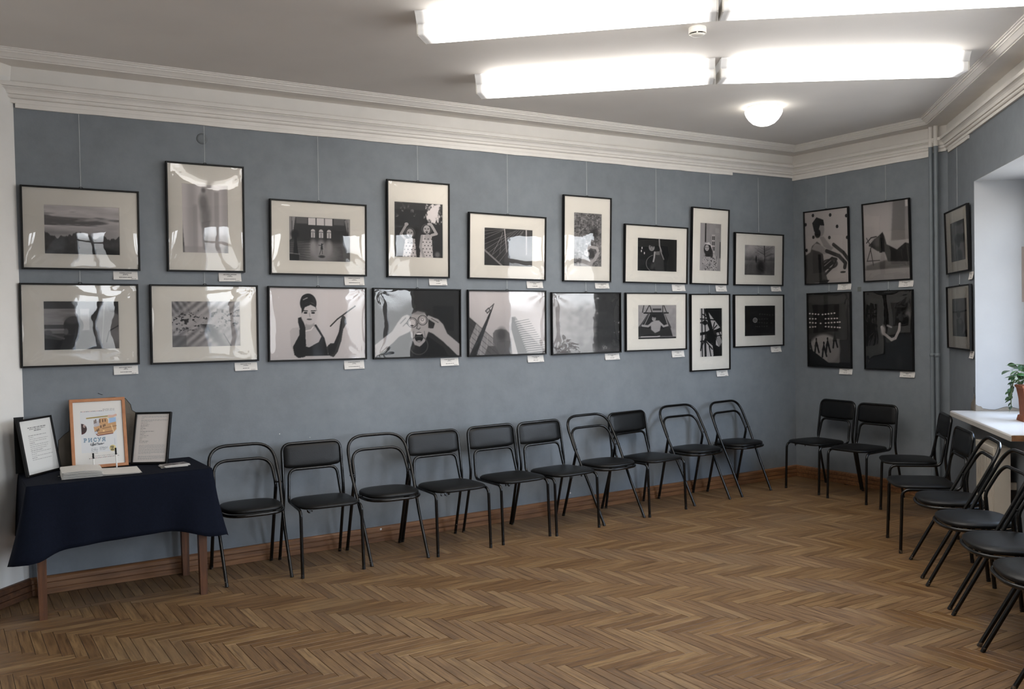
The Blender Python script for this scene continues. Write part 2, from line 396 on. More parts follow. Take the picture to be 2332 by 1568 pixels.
for nm, st, w, en in (('trim_1', LX - .25, 'A', 'B'), ('trim_2', 'A', 'B', 'C'), ('trim_3', 'B', 'C', 12.7)):
    tag(sweep(nm, PROF, st, w, en, M['cornice']), 'white plaster cornice moulding', kind='structure')
UP = [(0, 3.30), (.004, 3.372), (.03, 3.378), (.042, 3.392), (.052, 3.402), (.058, 3.403), (.058, 3.412), (.072, 3.413), (.072, 3.421), (.084, 3.422), (.084, ZC)]
tag(sweep('trim_4', UP, -8.9, 'D', .25, M['cornice']), kind='structure')
# the loose flat strip under the cornice, broken off in places
def strip(name, w, a, b, th=.014, h=.028):
    p, d, n = SEG[w]; mb = MB(); rng = random.Random(int(abs(a * 100)))
    k = max(2, int(abs(b - a) / .12)); vs = []
    for i in range(k + 1):
        t = a + (b - a) * i / k; zb = 3.142 - h + rng.uniform(-.0025, .0025)
        for o, z in ((.0005, zb), (th, zb), (th, 3.146), (.0005, 3.146)): vs.append((p[0] + d[0] * t + n[0] * o, p[1] + d[1] * t + n[1] * o, z))
    fs = [(4 * i + j, 4 * i + (j + 1) % 4, 4 * i + 4 + (j + 1) % 4, 4 * i + 4 + j) for i in range(k) for j in range(4)]
    fs += [(0, 1, 2, 3), (4 * k, 4 * k + 3, 4 * k + 2, 4 * k + 1)]
    return tag(mb.add(vs, fs).build(name, M['cornice']), kind='structure')
strip('trim_5', 'A', LX + .01, -.90); strip('trim_6', 'B', 0.0, 1.60); strip('trim_7', 'C', .06, .73)

# ---- baseboards: three stepped rails each
BP = [(0, .002), (.032, .002), (.032, .036), (.022, .038), (.022, .043), (.030, .045), (.029, .074), (.018, .076), (.018, .081), (.025, .083), (.024, .104), (.016, .113), (0, .116)]
for nm, st, w, en, m in (('baseboard_left', LX - .02, 'A', 'B', 'base'), ('baseboard_back', 'A', 'B', 'C', 'base'), ('baseboard_right', 'B', 'C', 12.6, 'base'), ('baseboard_far_left', -8.8, 'D', 'A', 'dbase')):
    tag(sweep(nm, BP, st, w, en, M[m]), kind='structure')

# ---- parquet: herringbone of oak planks, laid square to the long wall, with a border along it
PL, PW, GAP = .41, .0575, .0011
BORD = -.45
def inroom(x, y, g=.10): return x < g and y < BORD + g + 1 and (x - y) < 1.745 + g * 1.4 and (x - y) > LX - g * 1.4 and (x + y) > -19.9
def plank_shape(l, w): return [(-l / 2 + GAP, -w / 2 + GAP), (l / 2 - GAP, -w / 2 + GAP), (l / 2 - GAP, w / 2 - GAP), (-l / 2 + GAP, w / 2 - GAP)]
def with_pc(me, pc, tone=None, grain=None):
    a = me.attributes.new('pc', 'FLOAT_VECTOR', 'CORNER' if len(pc) == len(me.loops) and len(pc) != len(me.vertices) else 'POINT'); a.data.foreach_set('vector', np.array(pc, 'f').ravel())
    if tone is not None:
        t = me.attributes.new('tone', 'FLOAT', 'POINT'); t.data.foreach_set('value', np.array(tone, 'f'))
        g = me.attributes.new('grain', 'FLOAT_VECTOR', 'POINT'); g.data.foreach_set('vector', np.array(grain, 'f').ravel())
pm = MB(); BE = .0012
sh = plank_shape(PL, PW); si = [(math.copysign(abs(x) - BE, x), math.copysign(abs(y) - BE, y)) for x, y in sh]
pm.add([(x, y, -.016) for x, y in sh] + [(x, y, -.0012) for x, y in sh] + [(x, y, 0) for x, y in si],
       [(8, 9, 10, 11)] + [(4 + i, 4 + (i + 1) % 4, 8 + (i + 1) % 4, 8 + i) for i in range(4)] + [(i, (i + 1) % 4, 4 + (i + 1) % 4, 4 + i) for i in range(4)])
PME = pm.mesh('plank', [M['plank1']]); with_pc(PME, [tuple(v) for v in pm.v])
cand = []
O = Vector((-4.03, -4.03))
for c in range(-14, 22):
    for kk in range(-160, 160):
        for ori in (0, 1):
            bx, by = O.x + kk * PW - c * PL, O.y - kk * PW - c * PL
            if ori == 0: cx, cy = bx + PL / 2, by - PW / 2
            else: cx, cy = bx + PW / 2, by - PW - PL / 2
            if -9.6 < cx < .12 and -8 < cy < BORD + .25 and inroom(cx, cy): cand.append((cx, cy, ori))
camx, camy = -7.7046, -6.6064
full, part = [], []
for cx, cy, ori in cand:
    top = cy + (PW / 2 if ori == 0 else PL / 2)
    (full if top <= BORD else part).append((cx, cy, ori))
def in_view(cx, cy):
    d = Vector((cx - camx, cy - camy, -1.7)); z = d.dot(_f)
    if z < .5: return None
    px, py = 1166 + 2085 * d.dot(_r) / z, 784 - 2085 * d.dot(_u) / z
    return (z, px, py) if -60 < px < 2392 and py < 1640 else None
seen = sorted([(in_view(x, y)[0], x, y, o) for x, y, o in full if in_view(x, y)])
single = set((x, y, o) for _, x, y, o in seen[:300])
for x, y, o in single:
    obj('plank', PME, floor, (x, y, 0), (0, 0, o * math.pi / 2))
sm, spc, stn, sgr = MB(), [], [], []
def clip_y(poly, ymax):
    out = []
    for i in range(len(poly)):
        a, b = poly[i], poly[(i + 1) % len(poly)]
        if a[1] <= ymax: out.append(a)
        if (a[1] <= ymax) != (b[1] <= ymax): t = (ymax - a[1]) / (b[1] - a[1]); out.append((a[0] + (b[0] - a[0]) * t, ymax))
    return out
rng = random.Random(3)
def put_plank(poly, ctr, ori):
    if len(poly) < 3: return
    n = len(poly); tone = rng.random(); ofs = (rng.random() * 40, rng.random() * 90, rng.random() * 10)
    sm.add([(x, y, 0) for x, y in poly] + [(x, y, -.016) for x, y in poly], [tuple(range(n))] + [(n + i, n + (i + 1) % n, (i + 1) % n, i) for i in range(n)])
    for q in (0, 1):
        for x, y in poly:
            l, w = ((x - ctr[0], y - ctr[1]) if ori == 0 else (y - ctr[1], x - ctr[0]))
            spc.append((l + ofs[0], w + ofs[1], ofs[2])); stn.append(tone); sgr.append((1, 0, 0) if ori == 0 else (0, 1, 0))
for cx, cy, ori in full + part:
    if (cx, cy, ori) in single: continue
    if cx + cy < -17: continue
    poly = [(cx + (x if ori == 0 else -y), cy + (y if ori == 0 else x)) for x, y in plank_shape(PL, PW)]
    put_plank(clip_y(poly, BORD - .032), (cx, cy), ori)
x = LX - .3                                   # border: short boards at right angles to the wall, then one thin frieze rail
while x < .05:
    put_plank([(x + GAP, BORD + .032), (x + .0575 - GAP, BORD + .032), (x + .0575 - GAP, .01), (x + GAP, .01)], (x + .03, -.2), 1); x += .0575
x = LX - .6
while x < .05:
    put_plank([(x + GAP, BORD - .03), (x + .9 - GAP, BORD - .03), (x + .9 - GAP, BORD + .03), (x + GAP, BORD + .03)], (x + .45, BORD), 0); x += .9
sme = sm.mesh('planks', [M['plankN']]); with_pc(sme, spc, stn, sgr)
tag(obj('plank_field', sme, floor), kind='stuff')

# ================================================================== WINDOWS
def window(i, a, b, detail):
    rz = (0, 0, WALLROT['C']); o = W(a, 0)
    win = tag(bpy.data.objects.new('window_%d' % i, None), 'window in a deep white niche', kind='structure'); COL.objects.link(win)
    win.location = o; win.rotation_euler = rz; w = b - a
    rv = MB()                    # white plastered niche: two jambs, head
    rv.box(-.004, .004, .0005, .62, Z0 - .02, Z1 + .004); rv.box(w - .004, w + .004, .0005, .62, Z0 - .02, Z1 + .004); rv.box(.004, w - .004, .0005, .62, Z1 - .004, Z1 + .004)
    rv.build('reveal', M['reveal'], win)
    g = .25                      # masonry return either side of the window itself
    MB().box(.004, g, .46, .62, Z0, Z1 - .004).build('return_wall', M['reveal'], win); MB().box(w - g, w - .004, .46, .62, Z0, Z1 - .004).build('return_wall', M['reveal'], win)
    fr = MB(); y0, y1 = .50, .56; l, r = g + .06, w - g - .06
    fr.box(g, l, y0, y1, Z0, Z1 - .004); fr.box(r, w - g, y0, y1, Z0, Z1 - .004); fr.box(l, r, y0, y1, Z0, Z0 + .07); fr.box(l, r, y0, y1, Z1 - .12, Z1 - .004)
    fr.build('window_frame', M['winfr'], win)
    MB().box(w / 2 - .045, w / 2 + .045, y0 + .004, y1 - .004, Z0 + .07, Z1 - .12).build('mullion', M['winfr'], win)
    MB().box(l, r, y0 + .002, y1 - .002, 2.20, 2.27).build('transom', M['winfr'], win)
    for p, q in ((l, w / 2 - .045), (w / 2 + .045, r)):
        for z0, z1 in ((Z0 + .07, 2.20), (2.27, Z1 - .12)):
            MB().add([(p, .53, z0), (q, .53, z0), (q, .53, z1), (p, .53, z1)], [(0, 1, 2, 3)]).build('pane', M['glass'], win)
    s0, s1 = -.05, 1.55 if detail else w + .05
    prof = [(-.18, Z0 - .046), (-.18, Z0 - .014), (-.172, Z0 - .006), (-.16, Z0 - .004), (.0, Z0 - .004), (.0, Z0 - .046)]
    sl = MB().prism(prof, s0, s1, axis='x', smooth=False)
    if detail: sl.box(s0, w, .0, .50, Z0 - .046, Z0 - .004)
    else: sl.box(.004, w - .004, .0, .50, Z0 - .046, Z0 - .004)
    sill = sl.build('window_sill', M['sill'], win)
    if detail: MB().box(s1, s1 + .004, -.174, -.002, Z0 - .044, Z0 - .008).build('sill_end', M['core'], sill)
    return win
for i, (a, b) in enumerate(WINS): win = window(i + 1, a, b, i == 0); win0 = win if i == 0 else win0
# crumbled plaster where the niche meets the sill
def blob(pts, name, m, parent, y=None, axis='y', t=.004):
    return MB().prism(pts, -t, t * .2, axis=axis).build(name, m, parent)
rngp = random.Random(5)
MB().prism([(-.13, .895), (-.125, .93), (-.10, .965), (-.085, .955), (-.07, .985), (-.05, .975), (-.03, 1.03), (-.012, 1.0), (-.002, .985), (-.002, .895)], -.004, .001, axis='y').build('plaster_damage', M['raw'], win0)
jm = [(y_, .897 + (z_ - .897) * .62) for y_, z_ in [(.002, .898), (.002, .985), (.02, .965), (.04, .96), (.055, .93), (.10, .918), (.14, .915), (.17, .928), (.20, .945), (.23, .955), (.28, .945), (.31, .93), (.35, .924), (.42, .921), (.47, .918), (.47, .897)]]
MB().prism(jm, .003, .0062, axis='x').build('plaster_damage', M['raw'], win0)
MB().tube([(.005, -.0045, 1.0), (-.005, -.0045, 1.03), (-.018, -.0045, 1.05), (-.020, -.0045, 1.09)], .0016, 5).build('crack', M['crack'], win0)
MB().tube([(.0066, y_, z_) for y_, z_ in jm[4:14]], .0013, 5).build('crack', M['crack'], win0)
sheet = MB().box(.0045, .0055, .345, .49, 1.77, 2.21).build('paper_sheet', M['sheet'], None, W(.85, 0), (0, 0, WALLROT['C']))
tag(sheet, 'pale sheet taped inside the white window niche at the right edge', 'paper')

# ================================================================== CORNER PIPES, RADIATOR, SMALL WALL FITTINGS
def pipe(y, x, z1, lab):
    p = thing('heating_pipe', lab, 'pipe', (x, y, 0), group='heating pipes in the corner')
    MB().tube([(0, 0, .0), (0, 0, 3.19)], .019, 14).build('pipe_run', M['pipe'], p)
    MB().tube([(0, 0, 3.19), (0, 0, 3.37)], .0188, 14).build('upper_stub', M['cornice'], p)
    MB().lathe([(.0195, 1.30), (.024, 1.302), (.024, 1.332), (.0195, 1.334)], 14).build('clamp', M['pipe'], p)
pipe(-1.615, -.055, 0, 'left of two blue-grey heating pipes in the corner, cornice to floor')
pipe(-1.672, -.065, 0, 'right of two blue-grey heating pipes in the corner, beside the small pictures')
rad = thing('radiator', 'white panel radiator under the window sill behind the chairs', 'radiator', W(1.50, .16, 0), (0, 0, WALLROT['C']))
mb = MB(); x = 0.0                                    # ribbed front
prof = []
while x < .449:
    prof += [(x, 0), (x + .010, 0), (x + .016, .008), (x + .028, .008), (x + .034, 0)]; x += .0375
vs = [(p, q, z) for p, q in prof for z in (.17, .735)]
mb.add(vs, [(2 * i, 2 * i + 2, 2 * i + 3, 2 * i + 1) for i in range(len(prof) - 1)]); mb.build('front_panel', M['rad'], rad)
bevel(MB().box(0, .45, -.004, .004, .70, .752).build('top_edge', M['rad'], rad), .003)
MB().box(-.003, 0, 0, .105, .165, .752).build('side_panel', M['rad'], rad); MB().box(.45, .453, 0, .105, .165, .752).build('side_panel', M['rad'], rad)
MB().box(0, .45, .012, .10, .19, .72).build('core', M['rad'], rad)
for i in range(14): MB().box(.012 + i * .031, .030 + i * .031, .006, .103, .744, .750).build('grille_bar', M['rad'], rad)
for x in (.06, .39): MB().box(x - .012, x + .012, .098, .158, .45, .50).build('bracket', M['rad'], rad)
MB().tube([(.42, .05, .20), (.42, .05, .06), (.42, .05, .0)], .009, 8).build('feed_pipe', M['rad'], rad)
v = thing('junction_cover', 'round painted-over box cover on the blue wall near the cornice', 'box cover', (-6.077, 0, 3.021))
MB().lathe([(.0, -.007), (.030, -.007), (.036, -.005), (.038, -.001), (.038, .0)], 28).build('cover', M['vent'], v, None, (math.pi / 2, 0, 0)).rotation_euler = (-math.pi / 2, 0, 0)
MB().lathe([(.022, -.007), (.026, -.010), (.030, -.007)], 28).build('rim', M['vent'], v).rotation_euler = (-math.pi / 2, 0, 0)
pl = bevel(MB().box(-.02, .02, -.006, 0, -.022, .022).build('wall_plate', M['plate'], None, (0, -.808, 1.945), (0, 0, WALLROT['B'])), .002)
tag(pl, 'small square grey plate between the pictures on the short wall', 'plate')
# plaster crack and unpainted patch behind the things on the table
pt = [(-7.06, .80), (-7.05, .90), (-7.045, .985), (-7.01, 1.02), (-6.98, 1.04), (-6.975, 1.10), (-6.93, 1.20), (-6.86, 1.24), (-6.70, 1.245), (-6.63, 1.232), (-6.60, 1.19), (-6.592, 1.15), (-6.57, 1.135), (-6.55, 1.10), (-6.55, .80)]
MB().prism(pt, -.0015, 0, axis='y').build('plaster_patch', M['raw'], wall_left)
MB().tube([(x, -.0018, z) for x, z in pt[1:13]], .0016, 5).build('crack', M['crack'], wall_left)
MB().tube([(-6.80, -.001, 1.278), (-6.785, -.001, 1.270), (-6.772, -.001, 1.266)], .0015, 5).build('crack', M['crack'], wall_left)
for x, z, r in ((-4.805, .098, .009), (-2.96, .16, .008), (-6.85, .06, .009), (-5.58, .905, .004), (-5.35, .86, .003), (-4.10, .78, .004)):
    MB().lathe([(0, -.001), (r * .8, -.001), (r, 0)], 7, (0, 0, 0)).build('paint_fleck', M['card'], wall_left, (x, -.0275 if z < .12 else -.0002, z), (-math.pi / 2, 0, 0))

# ================================================================== CEILING LAMPS
def lamp_module(lab, mid, ang, ln, group):
    o = thing('ceiling_lamp', lab, 'ceiling lamp', (mid[0], mid[1], ZC), (0, 0, ang), group)
    h = ln / 2
    wing = [(-.122, -.001), (-.112, -.014), (-.101, -.030), (-.093, -.046), (-.088, -.066), (.088, -.066), (.093, -.046), (.101, -.030), (.112, -.014), (.122, -.001)]
    MB().prism(wing, -h, h, axis='x', smooth=True).build('wing_reflector', M['wing'], o)
    MB().prism([(-.086, -.066), (-.084, -.118), (-.078, -.127), (.078, -.127), (.084, -.118), (.086, -.066)], -h + .008, h - .008, axis='x', smooth=True).build('diffuser', M['lamp'], o)
    for sx in (-1, 1):
        x0 = sx * h; MB().prism([(-.089, -.062), (-.087, -.120), (-.080, -.130), (.080, -.130), (.087, -.120), (.089, -.062)], min(x0 - sx * .007, x0), max(x0 - sx * .007, x0), axis='x').build('end_cap', M['plastic'], o)
    return o
LAMPS = [((-4.330, -.889), (-3.109, -2.000), 'lit white fluorescent lamp, left half of the row nearer the dome lamp'),
         ((-3.109, -2.000), (-1.736, -2.930), 'lit white fluorescent lamp, right half of the row nearer the dome lamp'),
         ((-5.270, -1.865), (-4.063, -2.985), 'lit white fluorescent lamp, left half of the row at the top edge'),
         ((-4.063, -2.985), (-2.755, -3.985), 'lit white fluorescent lamp, right half of the row at the top edge'),
         ((-6.250, -2.850), (-5.030, -3.960), 'lit white fluorescent lamp above the viewer, left half of the third row'),
         ((-5.030, -3.960), (-3.720, -4.960), 'lit white fluorescent lamp above the viewer, right half of the third row')]
for p, q, lab in LAMPS:          # p, q: ends of the lower edge on the far side
    p, q = Vector(p), Vector(q); d = (q - p).normalized(); mid = (p + q) / 2 - Vector((-d.y, d.x)) * .080
    lamp_module(lab, mid, math.atan2(d.y, d.x), 1.642, 'fluorescent ceiling lamps')
dm = thing('dome_lamp', 'round lit glass dome lamp on the ceiling', 'ceiling lamp', (-1.85, -1.29, ZC))
MB().lathe([(.0, 0), (.135, 0), (.138, -.006), (.138, -.026), (.12, -.028)], 40).build('base_ring', M['plastic'], dm)
MB().lathe([(.146, -.024), (.152, -.034), (.150, -.05), (.140, -.075), (.120, -.105), (.09, -.134), (.05, -.152), (.02, -.158), (.0, -.159)], 40).build('glass_dome', M['dome'], dm)
for a in (.6, 2.7, 4.8): MB().lathe([(0, -.004), (.004, -.003), (.004, 0)], 8, (0, 0, 0)).build('screw', M['slot'], dm, (.139 * math.cos(a), .139 * math.sin(a), -.016), (0, math.pi / 2, a))
sd = thing('smoke_detector', 'small round white smoke detector on the ceiling', 'smoke detector', (-3.80, -2.555, ZC))
MB().lathe([(.0, 0), (.050, 0), (.0525, -.003), (.0525, -.034), (.049, -.038), (.044, -.034), (.036, -.030)], 36).build('housing', M['plastic'], sd)
MB().lathe([(.044, -.030), (.040, -.022), (.0, -.022)], 36).build('slot_ring', M['slot'], sd)
MB().lathe([(.0, -.054), (.020, -.054), (.034, -.050), (.042, -.045), (.043, -.042), (.036, -.040), (.0, -.040)], 36).build('sensor_cap', M['plastic'], sd)
for i in range(4):
    a = i * math.pi / 2 + .78; MB().box(-.004, .004, .028, .049, -.046, -.030).build('rib', M['plastic'], sd, None, (0, 0, a))

# ================================================================== CHAIRS
def split_z(pts, z):
    i = next(k for k in range(len(pts)) if pts[k].z > z)
    return pts[:i + 1], pts[i:]
def add_leg(par, pts, r=.0112):
    l = MB().tube(pts, r, 10).build('leg', M['black'], par)
    a = pts[0]; d = (pts[1] - pts[0]).normalized()
    MB().tube([a, a + d * .026], r + .0006, 10).build('foot_tip', M['tip'], l)
def sup(t, a, b, n):
    c, s = math.cos(t), math.sin(t)
    return a * math.copysign(abs(c) ** (2 / n), c), b * math.copysign(abs(s) ** (2 / n), s)
def cushion(a, b, n, z0, z1, bulge, K=40):
    mb = MB(); rings = [(1.0 - .02, z0), (1.0, z0 + .006), (1.0, z0 + (z1 - z0) * .6), (.985, z1 - .006), (.95, z1), (.75, z1 + bulge * .6), (.4, z1 + bulge), (.05, z1 + bulge)]
    vs = []
    for s, z in rings:
        for j in range(K):
            x, y = sup(2 * math.pi * j / K, a * s, b * s, n); vs.append((x, y, z))
    fs = [(i * K + j, i * K + (j + 1) % K, (i + 1) * K + (j + 1) % K, (i + 1) * K + j) for i in range(len(rings) - 1) for j in range(K)]
    mb.add(vs, fs, 0, True); mb.add(vs, [tuple(range(K - 1, -1, -1)), tuple(range((len(rings) - 1) * K, len(rings) * K))]); return mb
def padded_chair(par, w, d, torn):
    """stacking chair: outer hoop = rear legs + back, inner tube = front legs + seat rails + inner back hoop"""
    h = w / 2
    out = fillet([(-h - .010, d, 0), (-h - .006, .44, .45), (-h - .004, .435, .52), (-h, .485, .85), (h, .485, .85), (h + .004, .435, .52), (h + .006, .44, .45), (h + .010, d, 0)], [0, .25, .3, .065, .065, .3, .25, 0], 7)
    out = densify(out, .06)
    mid = len(out) // 2; L, Rr = out[:mid + 1], out[mid:][::-1]
    l1, b1 = split_z(L, .44); l2, b2 = split_z(Rr, .44)
    add_leg(par, l1); add_leg(par, l2)
    MB().tube(b1 + b2[::-1][1:], .0112, 10).build('back_frame', M['black'], par)
    i = h - .040
    inn = fillet([(-h, 0, 0), (-h + .002, .016, .452), (-h + .022, .405, .452), (-i, .452, .668), (i, .452, .668), (h - .022, .405, .452), (h - .002, .016, .452), (h, 0, 0)], [0, .055, .055, .06, .06, .055, .055, 0], 7)
    inn = densify(inn, .06); mid = len(inn) // 2
    l1, b1 = split_z(inn[:mid + 1], .40); l2, b2 = split_z(inn[mid:][::-1], .40)
    add_leg(par, l1); add_leg(par, l2)
    MB().tube(b1 + b2[::-1][1:], .0108, 10).build('seat_frame', M['black'], par)
    st = cushion(h - .004, .212, 4.2, .458, .482, .012).build('seat', M['vinyl'], par, (0, .185, 0))
    pad = cushion(h - .004, .085, 8.0, -.012, .009, .005, 48).build('backrest', M['vinyl'], par, (0, .474, .760))
    pad.rotation_euler = (math.radians(90 - 8.6), 0, 0)
    if torn:
        rg = random.Random(torn); tb = MB()
        for q in range(3 + torn % 3):
            x = (-h + .02 + rg.uniform(0, .07)) if torn % 2 else rg.uniform(-.1, .1); y = -.022 + rg.uniform(0, .03); s = rg.uniform(.012, .028)
            tb.add([(x, y, .462), (x + s, y + .004, .462), (x + s * .7, y - .004, .462 - s * rg.uniform(.6, 1.3)), (x + s * .2, y + .003, .45 - s * .4)], [(0, 1, 2, 3), (3, 2, 1, 0)])
        tb.build('torn_vinyl', M['vinyl'], st, (0, -.185, 0))
def folding_chair(par, w, d, bk=.476):
    """folding chair: sloping outer hoop = front legs + back, inner hoop = rear legs + lower back rail, rounded seat"""
    h = w / 2; t = h + .022
    def sl(z): return bk * z / .865
    out = fillet([(-h, 0, 0), (-h - .004, sl(.30), .30), (-t, sl(.62), .62), (-t + .012, sl(.865), .865), (t - .012, sl(.865), .865), (t, sl(.62), .62), (h + .004, sl(.30), .30), (h, 0, 0)], [0, .8, .5, .145, .145, .5, .8, 0], 8)
    out = densify(out, .06); mid = len(out) // 2
    l1, b1 = split_z(out[:mid + 1], .44); l2, b2 = split_z(out[mid:][::-1], .44)
    add_leg(par, l1); add_leg(par, l2)
    MB().tube(b1 + b2[::-1][1:], .0115, 10).build('back_frame', M['black'], par)
    i = t - .026; dy = .018
    inn = fillet([(-h + .004, d, 0), (-i, sl(.585) + dy, .585), (-i + .012, sl(.765) + dy, .765), (i - .012, sl(.765) + dy, .765), (i, sl(.585) + dy, .585), (h - .004, d, 0)], [0, .10, .125, .125, .10, 0], 8)
    inn = densify(inn, .06); mid = len(inn) // 2
    l1, b1 = split_z(inn[:mid + 1], .56); l2, b2 = split_z(inn[mid:][::-1], .56)
    add_leg(par, l1, .0122); add_leg(par, l2, .0122)
    MB().tube(b1 + b2[::-1][1:], .0108, 10).build('back_rail', M['black'], par)
    st = cushion(h - .012, .198, 2.9, .462, .490, .012).build('seat', M['vinyl'], par, (0, .205, 0))
    ring = []
    for j in range(37): x, y = sup(2 * math.pi * j / 36, h - .010, .200, 2.9); ring.append(Vector((x, y + .205, .450)))
    MB().tube(ring, .0112, 8, caps=False).build('seat_frame', M['black'], par)
    for sx in (-1, 1):
        MB().tube([(sx * (i - .004), sl(.60) + .012, .60), (sx * (t + .012), sl(.60) - .004, .60)], .006, 8).build('hinge_pin', M['black'], par)
        MB().tube([(sx * (h - .03), sl(.45), .45), (sx * (h + .016), sl(.45), .45)], .007, 8).build('hinge_pin', M['black'], par)
def chair(kind, wall, fl, fr, d, lab, torn=0):
    """fl, fr: where the two front feet stand, (along wall, distance from wall)"""
    a, b = wallpt(wall, fl[0], fl[1], 0), wallpt(wall, fr[0], fr[1], 0)
    dr = b - a; rz = math.atan2(dr.y, dr.x)
    o = thing('padded_chair' if kind == 'P' else 'folding_chair', lab, 'chair', (a + b) / 2, (0, 0, rz), 'chairs lined up along the walls')
    if kind == 'P': padded_chair(o, dr.length, d, torn)
    else: folding_chair(o, dr.length, d, min(.476, min(fl[1], fr[1]) - .04))
chair('F', 'A', (-6.141, .573), (-5.713, .596), .53, 'black folding chair with open hoop back, partly behind the hanging tablecloth')
chair('P', 'A', (-5.662, .666), (-5.234, .697), .585, 'black chair with padded back and torn seat edge, second chair from the table', 3)
chair('F', 'A', (-5.161, .669), (-4.731, .695), .55, 'black folding chair with open hoop back, third chair from the table')
chair('P', 'A', (-4.662, .713), (-4.215, .712), .575, 'black padded-back chair with frayed seat corner, fourth chair from the table', 5)
chair('P', 'A', (-4.097, .698), (-3.652, .678), .56, 'black padded-back chair, fifth chair from the table', 7)
chair('P', 'A', (-3.609, .710), (-3.159, .671), .565, 'black padded-back chair, sixth chair from the table, just left of a folding chair', 8)
chair('F', 'A', (-3.089, .654), (-2.629, .615), .53, 'black folding chair between two padded-back chairs, seventh from the table')
chair('P', 'A', (-2.583, .630), (-2.115, .575), .52, 'black padded-back chair standing between two folding chairs, eighth from the table')
chair('F', 'A', (-1.957, .521), (-1.490, .497), .465, 'black folding chair with hoop back, second from the corner on the long wall')
chair('F', 'A', (-1.321, .489), (-.859, .422), .41, 'black folding chair with hoop back, nearest the corner on the long wall')
chair('P', 'B', (-.423, .648), (-.856, .692), .54, 'black padded-back chair with hanging seat tuft, left one on the short wall', 4)
chair('P', 'B', (-1.000, .748), (-1.407, .735), .55, 'black padded-back chair, right one on the short wall')
chair('P', 'C', (.466, .668), (.892, .676), .50, 'black padded-back chair beside the corner pipes, its back under the window sill end')
chair('P', 'C', (1.529, .790), (1.995, .782), .50, 'black padded-back chair in front of the radiator, left of the folding chairs')
chair('F', 'C', (2.166, .750), (2.627, .769), .39, 'black folding chair below the window sill, farthest of four on the right')
chair('F', 'C', (2.805, .774), (3.266, .752), .39, 'black folding chair below the window sill, second farthest of four on the right')
chair('F', 'C', (3.378, .757), (3.868, .748), .385, 'black folding chair at the right edge, third farthest of four')
chair('F', 'C', (3.950, .753), (4.430, .750), .385, 'black folding chair at the right edge, nearest of four and mostly cut off')

